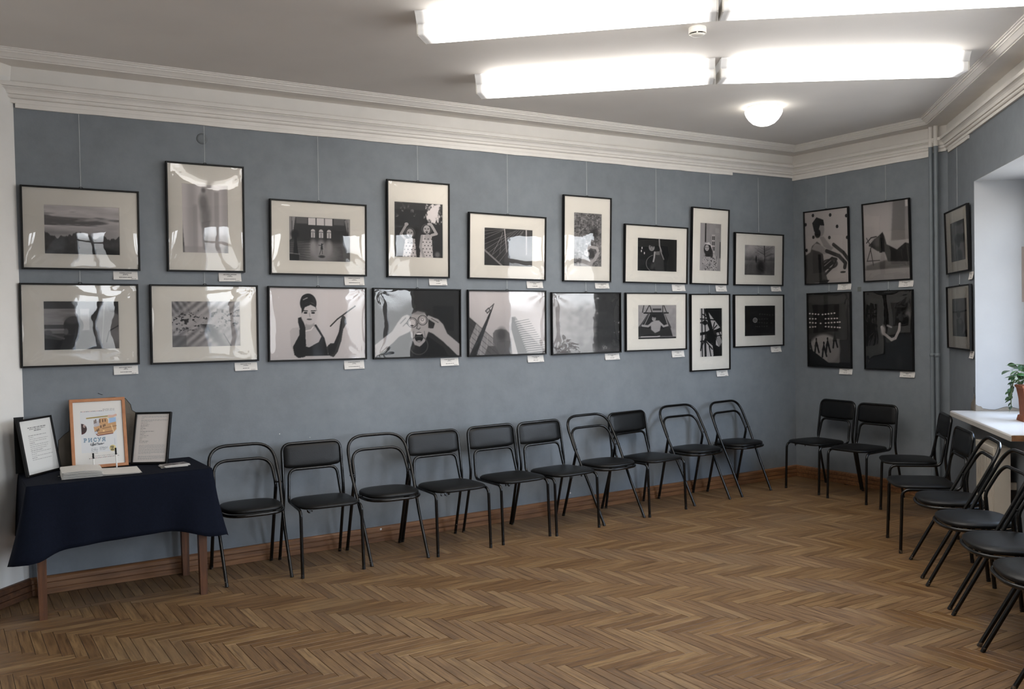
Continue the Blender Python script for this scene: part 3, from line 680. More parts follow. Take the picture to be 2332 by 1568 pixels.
# ================================================================== PICTURES: prints painted in code onto fine meshes
def blur(a, n=1):
    for _ in range(n):
        p = np.pad(a, ((1, 1), (1, 1)) + ((0, 0),) * (a.ndim - 2), 'edge')
        a = (p[:-2, 1:-1] + p[2:, 1:-1] + p[1:-1, :-2] + p[1:-1, 2:] + 2 * p[1:-1, 1:-1]) / 6
    return a
class Cv:
    """a small painter: coordinates 0..1, x to the right, y downwards, values are sRGB greys (or colours)"""
    def __init__(s, w, h, bg, seed=1):
        w, h = int(w * 1.25), int(h * 1.25); s.w, s.h = w, h; s.rs = np.random.RandomState(seed)
        s.x, s.y = np.meshgrid((np.arange(w) + .5) / w, (np.arange(h) + .5) / h)
        s.c = np.ndim(bg) > 0; s.a = np.ones((h, w, 3)) * np.array(bg) if s.c else np.full((h, w), float(bg)); s.asp = w / h
    def mix(s, k, v):
        if s.c: k = k[..., None]; v = np.array(v) if np.ndim(v) < 2 else v
        s.a = s.a * (1 - k) + v * k; return s
    def el(s, cx, cy, rx, ry, v, soft=.12, rot=0, al=1.):
        dx, dy = (s.x - cx) * s.asp, s.y - cy; c, n = math.cos(math.radians(rot)), math.sin(math.radians(rot))
        X, Y = (c * dx + n * dy) / (rx * s.asp), (-n * dx + c * dy) / ry
        d = np.sqrt(X * X + Y * Y); return s.mix(np.clip((1 + soft / 2 - d) / max(soft, 1e-3), 0, 1) * al, v)
    def ring(s, cx, cy, r, wd, v, al=1., ry=None):
        d = np.abs(np.hypot((s.x - cx) * s.asp, (s.y - cy) * (1 if ry is None else r / ry)) - r); return s.mix(np.clip((wd - d) / (wd * .6), 0, 1) * al, v)
    def po(s, pts, v, al=1., soft=0):
        ins = np.zeros(s.x.shape, bool); n = len(pts)
        for i in range(n):
            x0, y0 = pts[i]; x1, y1 = pts[(i + 1) % n]
            if y0 == y1: continue
            k = ((y0 > s.y) != (y1 > s.y)) & (s.x < (x1 - x0) * (s.y - y0) / (y1 - y0) + x0); ins ^= k
        m = ins.astype(float)
        return s.mix(blur(m, 1 + soft) * al, v)
    def re(s, x0, y0, x1, y1, v, al=1., soft=0): return s.po([(x0, y0), (x1, y0), (x1, y1), (x0, y1)], v, al, soft)
    def li(s, pts, wd, v, al=1., w2=None):
        n = len(pts) - 1
        for i in range(n):
            (x0, y0), (x1, y1) = pts[i], pts[i + 1]; ax, ay, bx, by = x0 * s.asp, y0, x1 * s.asp, y1
            L = (bx - ax) ** 2 + (by - ay) ** 2 + 1e-9; t = np.clip(((s.x * s.asp - ax) * (bx - ax) + (s.y - ay) * (by - ay)) / L, 0, 1)
            d = np.hypot(s.x * s.asp - ax - t * (bx - ax), s.y - ay - t * (by - ay)); ww = wd if w2 is None else wd + (w2 - wd) * (i + t) / n
            s.mix(np.clip((ww - d) / .008 + .5, 0, 1) * al, v)
        return s
    def no(s, fx, fy, octs=4):
        t = np.zeros((s.h, s.w)); amp = 1.; tot = 0
        for o in range(octs):
            gx, gy = max(2, int(fx * 2 ** o)), max(2, int(fy * 2 ** o)); g = s.rs.rand(gy + 2, gx + 2)
            X, Y = s.x * gx, s.y * gy; i, j = X.astype(int), Y.astype(int); u, w = X - i, Y - j; u = u * u * (3 - 2 * u); w = w * w * (3 - 2 * w)
            t += amp * ((g[j, i] * (1 - u) + g[j, i + 1] * u) * (1 - w) + (g[j + 1, i] * (1 - u) + g[j + 1, i + 1] * u) * w); tot += amp; amp *= .55
        return t / tot
    def k(s, m, v, al=1.): return s.mix(np.clip(m, 0, 1) * al, v)
    def rgb(s):
        a = np.clip(s.a * 1.06, .02, .93) if s.c else np.clip((s.a - .06) * 1.28, .015, .95)
        if s.c: r = a
        else: r = np.stack([a, a * .965, a * .955], -1)
        return np.where(r <= .04045, r / 12.92, ((r + .055) / 1.055) ** 2.4)
def print_mesh(cv, x0, x1, z0, z1, y):
    h, w = cv.h, cv.w; col = np.ones((h, w, 4), 'f'); col[..., :3] = cv.rgb()
    X = np.linspace(x0, x1, w); Z = np.linspace(z1, z0, h); XX, ZZ = np.meshgrid(X, Z)
    co = np.stack([XX, np.full_like(XX, y), ZZ], -1).astype('f').reshape(-1, 3)
    idx = np.arange(h * w).reshape(h, w); q = np.stack([idx[1:, :-1], idx[1:, 1:], idx[:-1, 1:], idx[:-1, :-1]], -1).reshape(-1, 4).astype('i')
    me = bpy.data.meshes.new('print'); me.vertices.add(h * w); me.vertices.foreach_set('co', co.ravel())
    me.loops.add(q.size); me.loops.foreach_set('vertex_index', q.ravel()); me.polygons.add(len(q))
    me.polygons.foreach_set('loop_start', np.arange(0, q.size, 4, dtype='i')); me.update(calc_edges=True)
    at = me.color_attributes.new('ink', 'FLOAT_COLOR', 'POINT'); at.data.foreach_set('color', col.ravel())
    me.materials.append(M['print']); return me

def face(c, x, y, r, v=.72, hair=None, mouth=False, dark=.2):
    c.el(x, y, r * .78 / c.asp * 1.0, r, v, .15)
    for sx in (-1, 1): c.el(x + sx * r * .34 / c.asp, y - r * .08, r * .17 / c.asp, r * .085, dark, .4); c.li([(x + sx * r * .18 / c.asp, y - r * .25), (x + sx * r * .55 / c.asp, y - r * .27)], r * .045, dark, .9)
    c.li([(x, y - r * .05), (x + r * .06 / c.asp, y + r * .27)], r * .04, v * .72, .8)
    if mouth: c.el(x, y + r * .52, r * .24 / c.asp, r * .26, .12, .2); c.el(x, y + r * .40, r * .18 / c.asp, r * .07, .85, .3)
    else: c.el(x, y + r * .50, r * .24 / c.asp, r * .075, .34, .3)
P = {}
def T1():
    c = Cv(150, 98, .60, 11); n = c.no(2, 7); c.a = .56 + .20 * (1 - c.y) + (n - .5) * .25
    c.k((n - .55) * 6 * (c.y < .42), .34, .8); t = .56 + (c.no(9, 2)[0:1, :] - .5) * .26 + .08 * c.x
    c.k((c.y - t) * 40, .25 + .10 * c.no(14, 10)); c.k((c.y - .80) * 6, .17 + .14 * c.no(6, 14), .9); c.el(.70, 1.02, .3, .16, .13, .4); return c
def T2():
    c = Cv(108, 152, .72, 12); c.a = .70 + .05 * np.sin(c.x * 17 + 1); c.re(.24, .3, .33, 1, .60, .7, 6); c.re(.70, .1, .80, .95, .60, .8, 6)
    c.el(.47, .09, .045, .035, .38, .9, al=.8); c.el(.46, .26, .09, .12, .42, .9, al=.75); c.el(.50, .46, .10, .16, .46, 1., al=.75); c.po([(.42, .55), (.60, .52), (.52, .95), (.45, .95)], .48, .75, 5)
    c.po([(0, .5), (.06, 1), (0, 1)], .22, .9, 2); c.el(.97, .97, .07, .08, .24, .8); c.re(0, .90, 1, 1, .58, .5, 6); c.a = blur(c.a, 3); return c
def T3():
    c = Cv(150, 106, .22, 13); c.k((c.y - .52) * 14, .30 + .06 * c.no(20, 30)); c.re(.12, 0, .30, .16, .46, .7, 3); c.re(.72, 0, .9, .16, .45, .7, 3)
    for i in range(3): c.re(.31 + i * .135, .02, .43 + i * .135, .18, .78)
    for i in range(3):
        x = .385 + i * .13; c.re(x - .034, .32, x + .034, .46, .74); c.el(x, .32, .034, .05, .74); c.li([(x, .36), (x, .46)], .007, .3); c.li([(x - .034, .335), (x + .034, .335)], .006, .25); c.el(x, .66, .05, .15, .62, .9, al=.8)
    c.el(.52, .80, .22, .22, .58, 1., al=.8); c.po([(0, 0), (.05, 0), (.05, .5), (0, .55)], .62, .8); c.po([(.055, 0), (.11, 0), (.06, .45)], .66, .8); c.po([(.95, 0), (1, 0), (1, .45), (.97, .4)], .62, .8); c.po([(.90, .05), (.95, 0), (.95, .35)], .60, .7)
    for i in range(12): c.li([(0, .58 + i * .04), (.34, .50 + i * .06)], .003, .14, .7)
    c.el(.10, .40, .06, .09, .12, .7); c.po([(.09, .45), (.12, .45), (.15, .85), (.07, .85)], .10); c.re(0, .84, .16, .98, .12); c.li([(0, .82), (.17, .84)], .008, .5)
    c.el(.525, .60, .010, .02, .1); c.li([(.475, .625), (.525, .63), (.55, .59)], .006, .12); c.po([(.515, .62), (.535, .62), (.545, .72), (.505, .72)], .12); c.li([(.515, .72), (.49, .83)], .006, .14); c.li([(.53, .72), (.535, .82)], .006, .14); c.el(.525, .88, .05, .03, .2, .7); return c
def T4():
    c = Cv(122, 140, .20, 14); n = c.no(14, 12); c.k((n - .66) * 9 * (c.y < .35), .6, .6); c.re(0, 0, 1, .14, .30, .5, 4)
    d = np.hypot((c.x - .80) * 1.2, c.y - .18) + (n - .5) * .35; c.k((.20 - d) * 14, .88)
    for x, y, w in ((.32, .56, .10), (.66, .48, .095)):
        c.po([(x - .10, y + .10), (x + .10, y + .10), (x + .13, 1), (x - .15, 1)], .74); c.el(x + .02, y + .14, .07, .06, .64)
        for i in range(4):
            for j in range(7): c.el(x - .11 + i * .07 + (j % 2) * .035, y + .17 + j * .06, .011, .012, .26, .3)
        face(c, x, y, .078, .66, mouth=True); c.ring(x, y - .01, .085, .012, .36, .8)
    c.li([(.22, .66), (.14, .58), (.24, .42)], .022, .62); c.el(.25, .40, .04, .03, .64); c.li([(.56, .60), (.53, .80), (.60, .98)], .022, .62); c.li([(.76, .58), (.86, .55), (.76, .40)], .024, .66); c.el(.72, .38, .05, .025, .66); c.el(.88, .93, .05, .05, .42, .8); return c
def T5():
    c = Cv(148, 106, .18, 15); c.a = .15 + .12 * c.no(3, 3) + .10 * c.x
    for x0, y0, x1, y1 in [(.0, .10, .45, .02), (0, .20, .42, .03), (0, .31, .40, .05), (0, .45, .55, .10), (0, .02, .4, .01), (.03, .58, .62, .06), (.1, .66, .66, .04), (.18, .7, .70, .04), (.24, .8, .75, .04), (.3, .9, .8, .05), (.2, .62, .38, .12), (.32, .66, .37, .10), (.45, .62, .78, .06), (.55, .6, .8, .06), (.15, .75, .36, .2)]: c.li([(x0, y0), (x1, y1)], .004, .62, .8)
    c.li([(.41, 0), (.46, .62)], .012, .72); c.li([(.86, 0), (.87, .66)], .020, .70); c.li([(.0, .58), (.38, 1.0)], .022, .50); c.el(.75, .62, .35, .35, .40, 1., al=.45); return c
def T6():
    c = Cv(96, 178, .40, 16); a = c.no(18, 40, 3); b = c.no(40, 14, 3); c.a = .20 + .46 * a * (.6 + .8 * b)
    for i in range(70):
        x, y = c.rs.rand(2); an = c.rs.uniform(-.9, .4); l = c.rs.uniform(.05, .16); c.li([(x, y), (x + l * math.cos(an) * 1.6, y + l * math.sin(an))], .004, c.rs.uniform(.25, .68), .55)
    c.el(.72, .37, .14, .10, .16, .9, al=.7); c.po([(.30, .78), (.70, .90), (.66, 1.0), (.25, .98)], .60, .9, 1); c.li([(.42, .76), (.56, .62), (.82, .645), (.86, .69)], .026, .66); c.li([(.55, .94), (.75, .86), (.87, .74)], .03, .62); c.el(.60, .76, .14, .085, .24, .3); c.el(.48, .76, .085, .052, .66, .3); c.el(.44, .74, .02, .008, .2, .5); return c
def T7():
    c = Cv(138, 118, .07, 17); c.a = .06 + .07 * c.no(3, 3) * (c.x < .62)
    for x, y in ((.115, .31), (.10, .40), (.175, .46)): c.el(x, y, .013, .035, .9, .6)
    face(c, .355, .28, .11, .52); c.el(.38, .17, .09, .08, .10, .3); c.li([(.60, .40), (.55, .22), (.54, .02)], .018, .58); c.po([(.42, .42), (.60, .38), (.66, .62), (.68, .98), (.45, .98), (.40, .66)], .24, .9, 2); c.po([(.42, .40), (.56, .38), (.56, .50), (.46, .50)], .46, .9, 2); c.li([(.43, .42), (.42, .58), (.40, .70)], .022, .62); c.li([(.57, .36), (.62, .5), (.66, .62)], .016, .5)
    t = np.linspace(1.9, 4.6, 22); c.li([(.46 + .28 * math.cos(-q) * .85, .76 + .26 * math.sin(-q)) for q in t], .008, .48); c.el(.38, .84, .05, .10, .30, 1., al=.8, rot=20); return c
def T8():
    c = Cv(82, 160, .52, 18); c.a = .50 + .10 * c.no(3, 5); c.re(0, 0, .24, 1, .60, .8); c.re(.24, 0, .29, .40, .22); c.re(.56, .24, .70, .62, .68); 
    for j in range(3):
        for i in range(2): c.re(.58 + i * .065, .27 + j * .11, .63 + i * .065, .35 + j * .11, .28)
    c.re(.93, .38, 1, .72, .26); c.re(.72, .1, .9, .2, .62, .5)
    c.po([(.14, .78), (.30, .66), (.68, .64), (.86, .76), (.80, 1), (.20, 1)], .64)
    m = c.no(34, 66, 1); c.k((m - .66) * 12 * (c.y > .68) * (c.x > .14) * (c.x < .8), .25, .9); c.el(.40, .55, .20, .13, .18, .2); c.po([(.28, .50), (.62, .50), (.62, .70), (.26, .70)], .20, .9, 2)
    face(c, .34, .52, .062, .66); c.po([(.20, .44), (.42, .40), (.58, .47), (.62, .60), (.50, .46)], .76); c.li([(.20, .86), (.12, .98), (.30, .90)], .02, .56); return c
def T9():
    c = Cv(108, 110, .46, 19); n = c.no(5, 5); c.a = .62 - .30 * c.y + (n - .5) * .16; c.k((c.y - .46) * 5, .30 + .14 * n, .9); t = .40 + (c.no(10, 2)[0:1, :] - .5) * .3
    c.k((c.y - t) * 12 * (c.y < .52), .34, .7); c.li([(.64, 0), (.66, .55)], .014, .20)
    for i in range(26): y = c.rs.uniform(.02, .35); l = c.rs.uniform(.1, .32); sx = c.rs.choice([-1, 1]); c.li([(.645, y + .1), (.645 + sx * l, y - l * .4 + .08)], .004, .24, .7)
    c.el(.38, .47, .025, .12, .18, .4); c.el(.55, .40, .10, .10, .55, .5); c.el(.53, .74, .12, .26, .16, .9, al=.8); return c
def L1():
    c = Cv(168, 108, .3, 21); n = c.no(3, 10); c.a = .22 + .10 * c.no(4, 4); c.re(0, .16, .60, .60, .56, 1, 1); c.k(((n - .5) * 3) * (c.y < .5) * (c.y > .18) * (c.x < .58), .44, .7); c.re(.0, .48, .3, .56, .24, .9); c.re(0, .58, .3, .66, .5, .8); c.re(.44, .14, .475, .55, .16); c.re(.60, .18, .75, .8, .22, .9)
    c.el(.39, .50, .13, .185, .22, .08); c.el(.37, .39, .10, .08, .36, .6, al=.7); c.po([(.27, .70), (.5, .68), (.62, .9), (.64, 1), (.15, 1)], .18); c.el(.29, .62, .03, .06, .4, .4); c.li([(0, .62), (.1, .68), (.26, .76)], .02, .36); c.el(.06, .64, .05, .05, .34, .4)
    c.re(.50, .62, .70, .84, .14, .9, 1); 
    for i in range(9): c.li([(.52 + i * .02, .65), (.515 + i * .02, .83)], .004, .28, .7)
    c.po([(.74, .05), (1, 0), (1, 1), (.80, 1), (.70, .86), (.665, .64), (.69, .45), (.72, .28)], .40, 1, 2); c.po([(.84, 0), (1, 0), (1, .3), (.86, .2)], .20, .9, 3); c.el(.86, .40, .14, .18, .46, .8, al=.8); c.el(.90, .72, .16, .16, .50, .8, al=.8); c.li([(1, .5), (.86, .62), (.82, .84)], .012, .22, .8); c.li([(.80, .1), (.78, .5), (.76, .86)], .010, .56, .7); c.po([(0, .75), (.25, .8), (.2, 1), (0, 1)], .10); return c
def L2():
    c = Cv(156, 102, .5, 22); n = c.no(26, 24, 3); s_ = c.x * 1.6 + c.y * 1.3; c.a = .50 + .10 * np.sin(s_ * 26) + .12 * c.no(4, 4); c.k((.36 - c.x - c.y * .4) * 4, .42 + .14 * np.sin((c.x - .45 * c.y) * 70), .8)
    bd = np.exp(-((c.y - .42 + .12 * (c.x - .5)) / .17) ** 2); c.k(bd * 1.4, .66, .8); c.k((n - .56) * 9 * bd * 1.3, .18, .95); c.re(0, .74, .21, 1, .36, .7, 3); c.k((.12 - np.abs(c.x - .30 - .55 * (c.y - .55) * 1.0 - .22)) * 12 * (c.y > .5), .17, .9); c.el(.85, .82, .2, .25, .60, .9, al=.7); c.el(.46, .95, .2, .08, .58, .9, al=.7); c.li([(.75, .72), (.86, 1)], .012, .3, .8); return c
def L3():
    c = Cv(196, 144, .77, 23); c.a = .78 - .05 * c.y; c.re(0, .93, 1, 1, .74, .8, 1)
    sk = .70
    c.po([(.205, .60), (.235, .555), (.30, .55), (.38, .50), (.45, .50), (.52, .58), (.54, .66), (.58, .82), (.55, .95), (.25, .95), (.215, .8)], sk); c.po([(.37, .40), (.45, .40), (.46, .56), (.36, .60)], .62)
    c.po([(.33, .80), (.40, .83), (.50, .76), (.53, .68), (.455, .52), (.475, .51), (.56, .70), (.59, .86), (.60, .95), (.33, .95)], .10)
    c.po([(.30, .66), (.36, .56), (.36, .62), (.37, .80), (.345, .88), (.36, .96), (.29, .975), (.25, .93), (.235, .82)], .10); c.po([(.29, .42), (.33, .40), (.365, .56), (.365, .68), (.30, .68), (.305, .56), (.29, .48)], .12)
    c.po([(.575, .84), (.62, .78), (.66, .78), (.72, .60), (.735, .44), (.755, .37), (.785, .41), (.795, .50), (.76, .58), (.74, .74), (.70, .90), (.655, .975), (.61, .95)], .22); c.po([(.60, .80), (.66, .79), (.71, .64), (.735, .46), (.75, .44), (.735, .66), (.66, .93), (.60, .95)], .12)
    c.el(.395, .215, .085, .135, .13, .08); c.el(.375, .165, .055, .075, .11, .1); face(c, .405, .36, .155, .74, dark=.14); c.po([(.325, .36), (.33, .24), (.40, .19), (.47, .24), (.485, .34), (.47, .27), (.42, .235), (.36, .27), (.34, .33)], .12)
    c.li([(.345, .165), (.375, .145), (.385, .14)], .007, .6); c.li([(.37, .60), (.42, .585), (.445, .545)], .008, .84); c.li([(.625, .535), (.70, .435), (.89, .25)], .009, .18); return c
def L4():
    c = Cv(180, 140, .16, 24); c.a = .15 + .06 * c.no(3, 3); c.re(.68, .24, .93, .62, .09, .8, 2); c.re(.46, .10, 1, .8, .19, .35, 4)
    c.po([(.36, .72), (.62, .70), (.80, .86), (.86, 1), (.12, 1), (.26, .88)], .10); sk = .66
    c.po([(.40, .50), (.43, .36), (.50, .32), (.58, .34), (.62, .44), (.625, .62), (.58, .78), (.52, .85), (.46, .82), (.42, .70)], sk, 1, 1); c.el(.505, .34, .085, .03, .40, .9, al=.5)
    c.po([(.0, .82), (.20, .62), (.27, .48), (.32, .40), (.37, .37), (.42, .39), (.36, .50), (.44, .57), (.40, .63), (.28, .70), (.12, .90), (0, 1)], sk, 1, 1); c.po([(1, .82), (.85, .66), (.80, .52), (.74, .44), (.62, .38), (.60, .42), (.70, .50), (.68, .58), (.58, .565), (.58, .60), (.68, .66), (.80, .78), (.97, .99), (1, 1)], sk, 1, 1)
    c.li([(.30, .50), (.36, .42)], .008, .36, .8); c.li([(.33, .54), (.39, .46)], .007, .34, .8); c.li([(.66, .43), (.74, .49)], .007, .36, .8)
    for x, y in ((.435, .49), (.555, .455)): c.el(x, y, .058, .075, .14, .1); c.el(x, y, .049, .066, .76, .1); c.ring(x, y, .052, .006, .35, .8)
    c.el(.43, .535, .02, .012, .16, .3); c.ring(.552, .445, .02, .006, .4); c.li([(.50, .50), (.485, .575), (.51, .59), (.525, .57)], .008, .40); c.el(.512, .705, .05, .075, .09, .1); c.el(.512, .655, .036, .014, .86, .2); c.el(.512, .765, .024, .012, .6, .4); c.li([(.45, .62), (.44, .74)], .007, .45, .7); c.li([(.575, .62), (.585, .72)], .007, .45, .7)
    c.ring(.51, .83, .135, .012, .34, .8); return c
def L5():
    c = Cv(160, 130, .72, 25); c.a = .68 + .10 * c.no(2, 2); 
    c.po([(0, .38), (.30, .72), (.40, 1), (0, 1)], .58); 
    for i in range(7): c.li([(0, .40 + i * .09), (.42, .86 + i * .09)], .004, .34, .8)
    for i in range(6): c.li([(.0 + i * .06, .42 + i * .07), (-.06 + i * .07, 1)], .003, .78, .6)
    c.po([(0, .40), (.10, .50), (.02, .74), (0, .78)], .2, .8); c.po([(.24, .86), (.36, .86), (.42, 1), (.20, 1)], .3, .7, 1)
    c.po([(.32, .205), (.325, .21), (.10, 1), (.01, 1)], .20); c.po([(.21, .31), (.255, .255), (.285, .30), (.24, .355)], .26); c.po([(.225, .31), (.255, .275), (.27, .30), (.24, .335)], .66); c.li([(.265, .27), (.325, .20)], .006, .3)
    c.po([(.31, .66), (.34, .61), (.41, .595), (.48, .61), (.52, .655), (.54, .82), (.56, 1), (.40, 1), (.31, .80)], .44, 1, 1); c.el(.42, .68, .06, .10, .28, .9, al=.7)
    for i in range(11): c.li([(.36, .80 + i * .02), (.46, .785 + i * .02), (.55, .80 + i * .02)], .003, .30, .6)
    c.po([(.555, .41), (.60, .40), (.72, .60), (1, .96), (1, 1), (.635, 1), (.55, .60)], .50); c.po([(.555, .41), (.59, .42), (.70, .72), (.78, 1), (.635, 1), (.55, .60)], .34)
    for i in range(16): t = i / 15; c.li([(.60 + .16 * t, .47 + .50 * t), (.78 + .26 * t, .42 + .52 * t)], .006 + .004 * t, .74, .8); c.li([(.61 + .16 * t, .485 + .5 * t), (.78 + .26 * t, .445 + .52 * t)], .004, .22, .7)
    return c
def L6():
    c = Cv(142, 124, .3, 26); n = c.no(12, 12, 5); m = c.no(3, 2); c.a = .12 + .14 * n
    e = .66 + .06 * (c.no(2, 14)[:, 0:1] - .5); c.k((e - c.x) * 14, .52 + .22 * (n - .5) - .10 * np.abs(c.y - .45), .95); c.k((n - .72) * 14 * (c.x > .6), .7, .7); c.k((.35 - c.x) * 5, .62, .5); c.k((c.y - .8) * 5, .25 + .2 * n, .7); return c  # bright left part: window reflection painted into the print
def L7():
    c = Cv(112, 100, .5, 27); n = c.no(6, 6); c.a = .56 + .18 * (n - .5); c.el(.5, .5, .75, .75, .60, .8, al=.2); c.re(.34, 0, .62, .24, .56, .9); c.re(.38, .11, .60, .17, .26); c.li([(.16, .24), (.78, .24)], .02, .14)
    for x0, x1 in ((.30, .20), (.30, .36), (.64, .64), (.66, .74), (.16, .12)): c.li([(x0, 0), (x1, .22)], .012, .16)
    c.po([(.30, .26), (.66, .26), (.84, .68), (.90, .92), (0, .92), (0, .66)], .16, .95, 1); c.li([(.29, .24), (.06, .62)], .022, .30); c.li([(.30, .28), (.16, .6)], .01, .55); c.li([(.66, .24), (.84, .66)], .022, .28); c.li([(.68, .28), (.78, .62)], .012, .56)
    c.po([(.32, .52), (.42, .46), (.55, .46), (.60, .56), (.56, .76), (.44, .82), (.34, .72)], .60, 1, 2); c.li([(.36, .54), (.26, .62), (.12, .60)], .03, .60); c.li([(.56, .52), (.66, .63), (.76, .60)], .028, .62); face(c, .41, .40, .072, .60); c.el(.42, .335, .05, .035, .14, .3); c.li([(.08, .92), (.5, .92), (.56, .91)], .012, .75); c.re(0, .935, 1, 1, .12, .9); return c
def L8():
    c = Cv(84, 158, .10, 28); c.po([(0, 0), (.25, 0), (.93, .42), (1, .70), (.85, .80), (.65, .74), (.60, 1), (0, 1)], .66, 1, 1)
    for a_ in [(.10, 0, .12, 1), (.22, .0, .28, 1), (.34, .3, .5, .5), (0, .22, .7, .25), (0, .30, .3, .30), (.02, .86, .25, .62), (.25, .62, .62, .78), (.25, .66, .55, .84), (.0, .68, .3, .66), (.05, .86, .12, .56), (.42, .78, .50, 1), (.55, .46, .76, .36), (.60, .48, .9, .42), (.6, .4, .66, .30), (.7, .5, .96, .48), (.86, .5, 1, .68), (.7, .58, 1, .56), (.15, .13, .28, .18)]: c.li([(a_[0], a_[1]), (a_[2], a_[3])], .012, .08)
    c.li([(.30, .05), (.52, .45), (.60, .60)], .036, .05); c.li([(0, .53), (.4, .50), (1, .45)], .028, .06); c.el(.52, .58, .24, .14, .05, .2); c.el(.24, .30, .10, .05, .06, .2); c.po([(.45, .62), (.72, .60), (.70, 1), (.62, 1), (.56, .74)], .06); c.li([(.24, .66), (.26, 1)], .022, .1)
    for i in range(5): c.li([(.70 + i * .05, .60), (.85 + i * .04, .78)], .005, .3)
    return c
def L9():
    c = Cv(112, 104, .14, 29); n = c.no(4, 4); c.a = .10 + .09 * n + .10 * np.clip(c.y - .5, 0, 1) * c.x; c.el(.66, .3, .2, .35, .17, 1., al=.5); c.el(.34, .48, .065, .085, .42, .3); c.ring(.34, .48, .072, .010, .60, .9); c.li([(.34, .57), (.345, .75)], .005, .24, .8); return c
def B1():
    c = Cv(112, 152, .64, 31); c.a = .62 + .04 * c.x
    for x, y in ((.20, .055), (.60, .075), (.96, .11), (.02, .17), (.75, .24), (.57, .38), (.20, .355), (.97, .40), (.03, .53)): c.el(x, y, .030, .024, .16, .2)
    c.po([(0, .60), (.12, .56), (.16, .48), (.28, .42), (.36, .46), (.42, .62), (.44, .80), (.52, .98), (0, 1)], .30, 1, 1); c.po([(.14, .52), (.24, .44), (.34, .46), (.50, .54), (.54, .60), (.42, .60), (.32, .56)], .54, 1, 2); c.po([(.34, .36), (.44, .36), (.60, .50), (.66, .52), (.60, .56), (.44, .50)], .52, 1, 2)
    c.li([(.50, .56), (.78, .64), (.92, .74), (.90, .80)], .026, .24); c.li([(.66, .48), (.88, .60), (.99, .70)], .024, .22); c.el(.36, .26, .10, .10, .54, .2); c.po([(.18, .16), (.28, .085), (.44, .13), (.46, .21), (.36, .20), (.30, .30), (.22, .28)], .15); c.el(.30, .31, .07, .06, .14, .3); c.po([(.30, .60), (.36, .60), (.38, .98), (.32, .98)], .12)
    c.ring(.56, .74, .12, .03, .26, .9, .06); c.li([(.44, .74), (.62, .66), (.72, .68), (.64, .78), (.46, .88)], .016, .24); c.li([(.45, .80), (.62, .72)], .03, .24); c.el(.86, .86, .06, .014, .2, .3); c.po([(.4, .94), (.55, .96), (.5, 1), (.3, 1)], .22); return c
def B2():
    c = Cv(108, 152, .55, 32); c.a = .58 - .14 * np.clip((c.x - .55) * 2, 0, 1) * (c.y < .5) + .05 * np.sin(c.y * 5); c.po([(.66, 0), (.92, 0), (.9, .5), (.6, .5)], .36, .6, 6); c.re(0, .28, .32, .56, .62, .6, 4)
    c.k((c.y - .80) * 10 * (c.y < .86), .32, .8); c.po([(.04, .80), (.5, .74), (1, .72), (1, .84), (.04, .86)], .28, .7, 4)
    c.po([(.34, .42), (.42, .38), (.46, .44), (.50, .54), (.72, .62), (.90, .54), (1, .56), (1, .78), (.52, .76), (.46, .64), (.30, .62), (.16, .56), (.10, .54), (.24, .46)], .18, 1, 1); c.el(.30, .50, .10, .06, .32, .6, al=.7)
    c.li([(.06, .44), (.16, .56), (.06, .74), (.34, .74)], .006, .26); c.li([(.14, .58), (.20, .80)], .006, .26); c.li([(.06, .50), (.16, .44), (.28, .43)], .008, .24); c.po([(.34, .44), (.42, .46), (.40, .64), (.34, .64)], .09); c.re(.92, 0, 1, .09, .72, .8); return c
def B3():
    c = Cv(104, 156, .2, 33); c.a = .20 + .05 * c.no(3, 3); c.re(.38, .02, .48, .5, .13, .8, 2); c.po([(0, .12), (.24, .14), (.24, .56), (0, .56)], .16, .7, 2); c.po([(.62, .16), (.9, .12), (.9, .62), (.62, .56)], .16, .7, 2)
    for y0, y1, xs in ((.27, .30, (0.02, .09, .16, .23, .33, .40, .47, .54, .61)), (.33, .34, (.02, .09, .16, .40, .47, .54, .61, .67)), (.39, .41, (.02, .09, .16, .28, .40, .47, .54, .61, .68, .73)), (.45, .47, (.02, .09, .15, .40, .47, .54, .61, .68, .73))):
        for x in xs: c.el(x + .02, y0 + (y1 - y0) * 2 * abs(x - .3) * (-1 if y0 < .4 else 1) + (.02 if y0 < .4 else 0), .022, .010, .88, .7)
    c.el(.38, .76, .36, .20, .60, .2); c.re(.45, .62, .74, .95, .52, .8, 2); c.po([(0, .75), (.55, .98), (.55, 1), (0, 1)], .06); c.re(.72, .94, 1, 1, .06, .9, 2); c.re(0, .95, 1, 1, .05, .8, 1)
    for x, y in ((.19, .68), (.37, .73), (.46, .67), (.63, .60), (.04, .70)): c.el(x, y - .05, .02, .022, .08); c.po([(x - .05, y + .05), (x, y - .05), (x + .05, y + .05)], .07); c.li([(x - .02, y + .04), (x - .04, y + .14)], .012, .08); c.li([(x + .02, y + .04), (x + .06, y + .13)], .012, .08)
    return c
def B4():
    c = Cv(104, 156, .08, 34); c.a = .09 + .02 * c.no(3, 3); c.po([(.08, .08), (.80, .08), (.74, .50), (.12, .56)], .17, .6, 3); c.po([(.22, .14), (.62, .16), (.60, .42), (.24, .40)], .10, .8, 2); c.li([(.36, .46), (.40, .54), (.56, .62), (.64, .60), (.72, .50), (.74, .42)], .018, .64); c.el(.39, .50, .05, .06, .60, .9); c.li([(.48, .44), (.56, .46)], .012, .5, .8); c.el(.90, .31, .06, .07, .32, .9); c.el(.86, .42, .10, .10, .10, .5); c.el(.72, .90, .06, .08, .18, 1., al=.7); return c
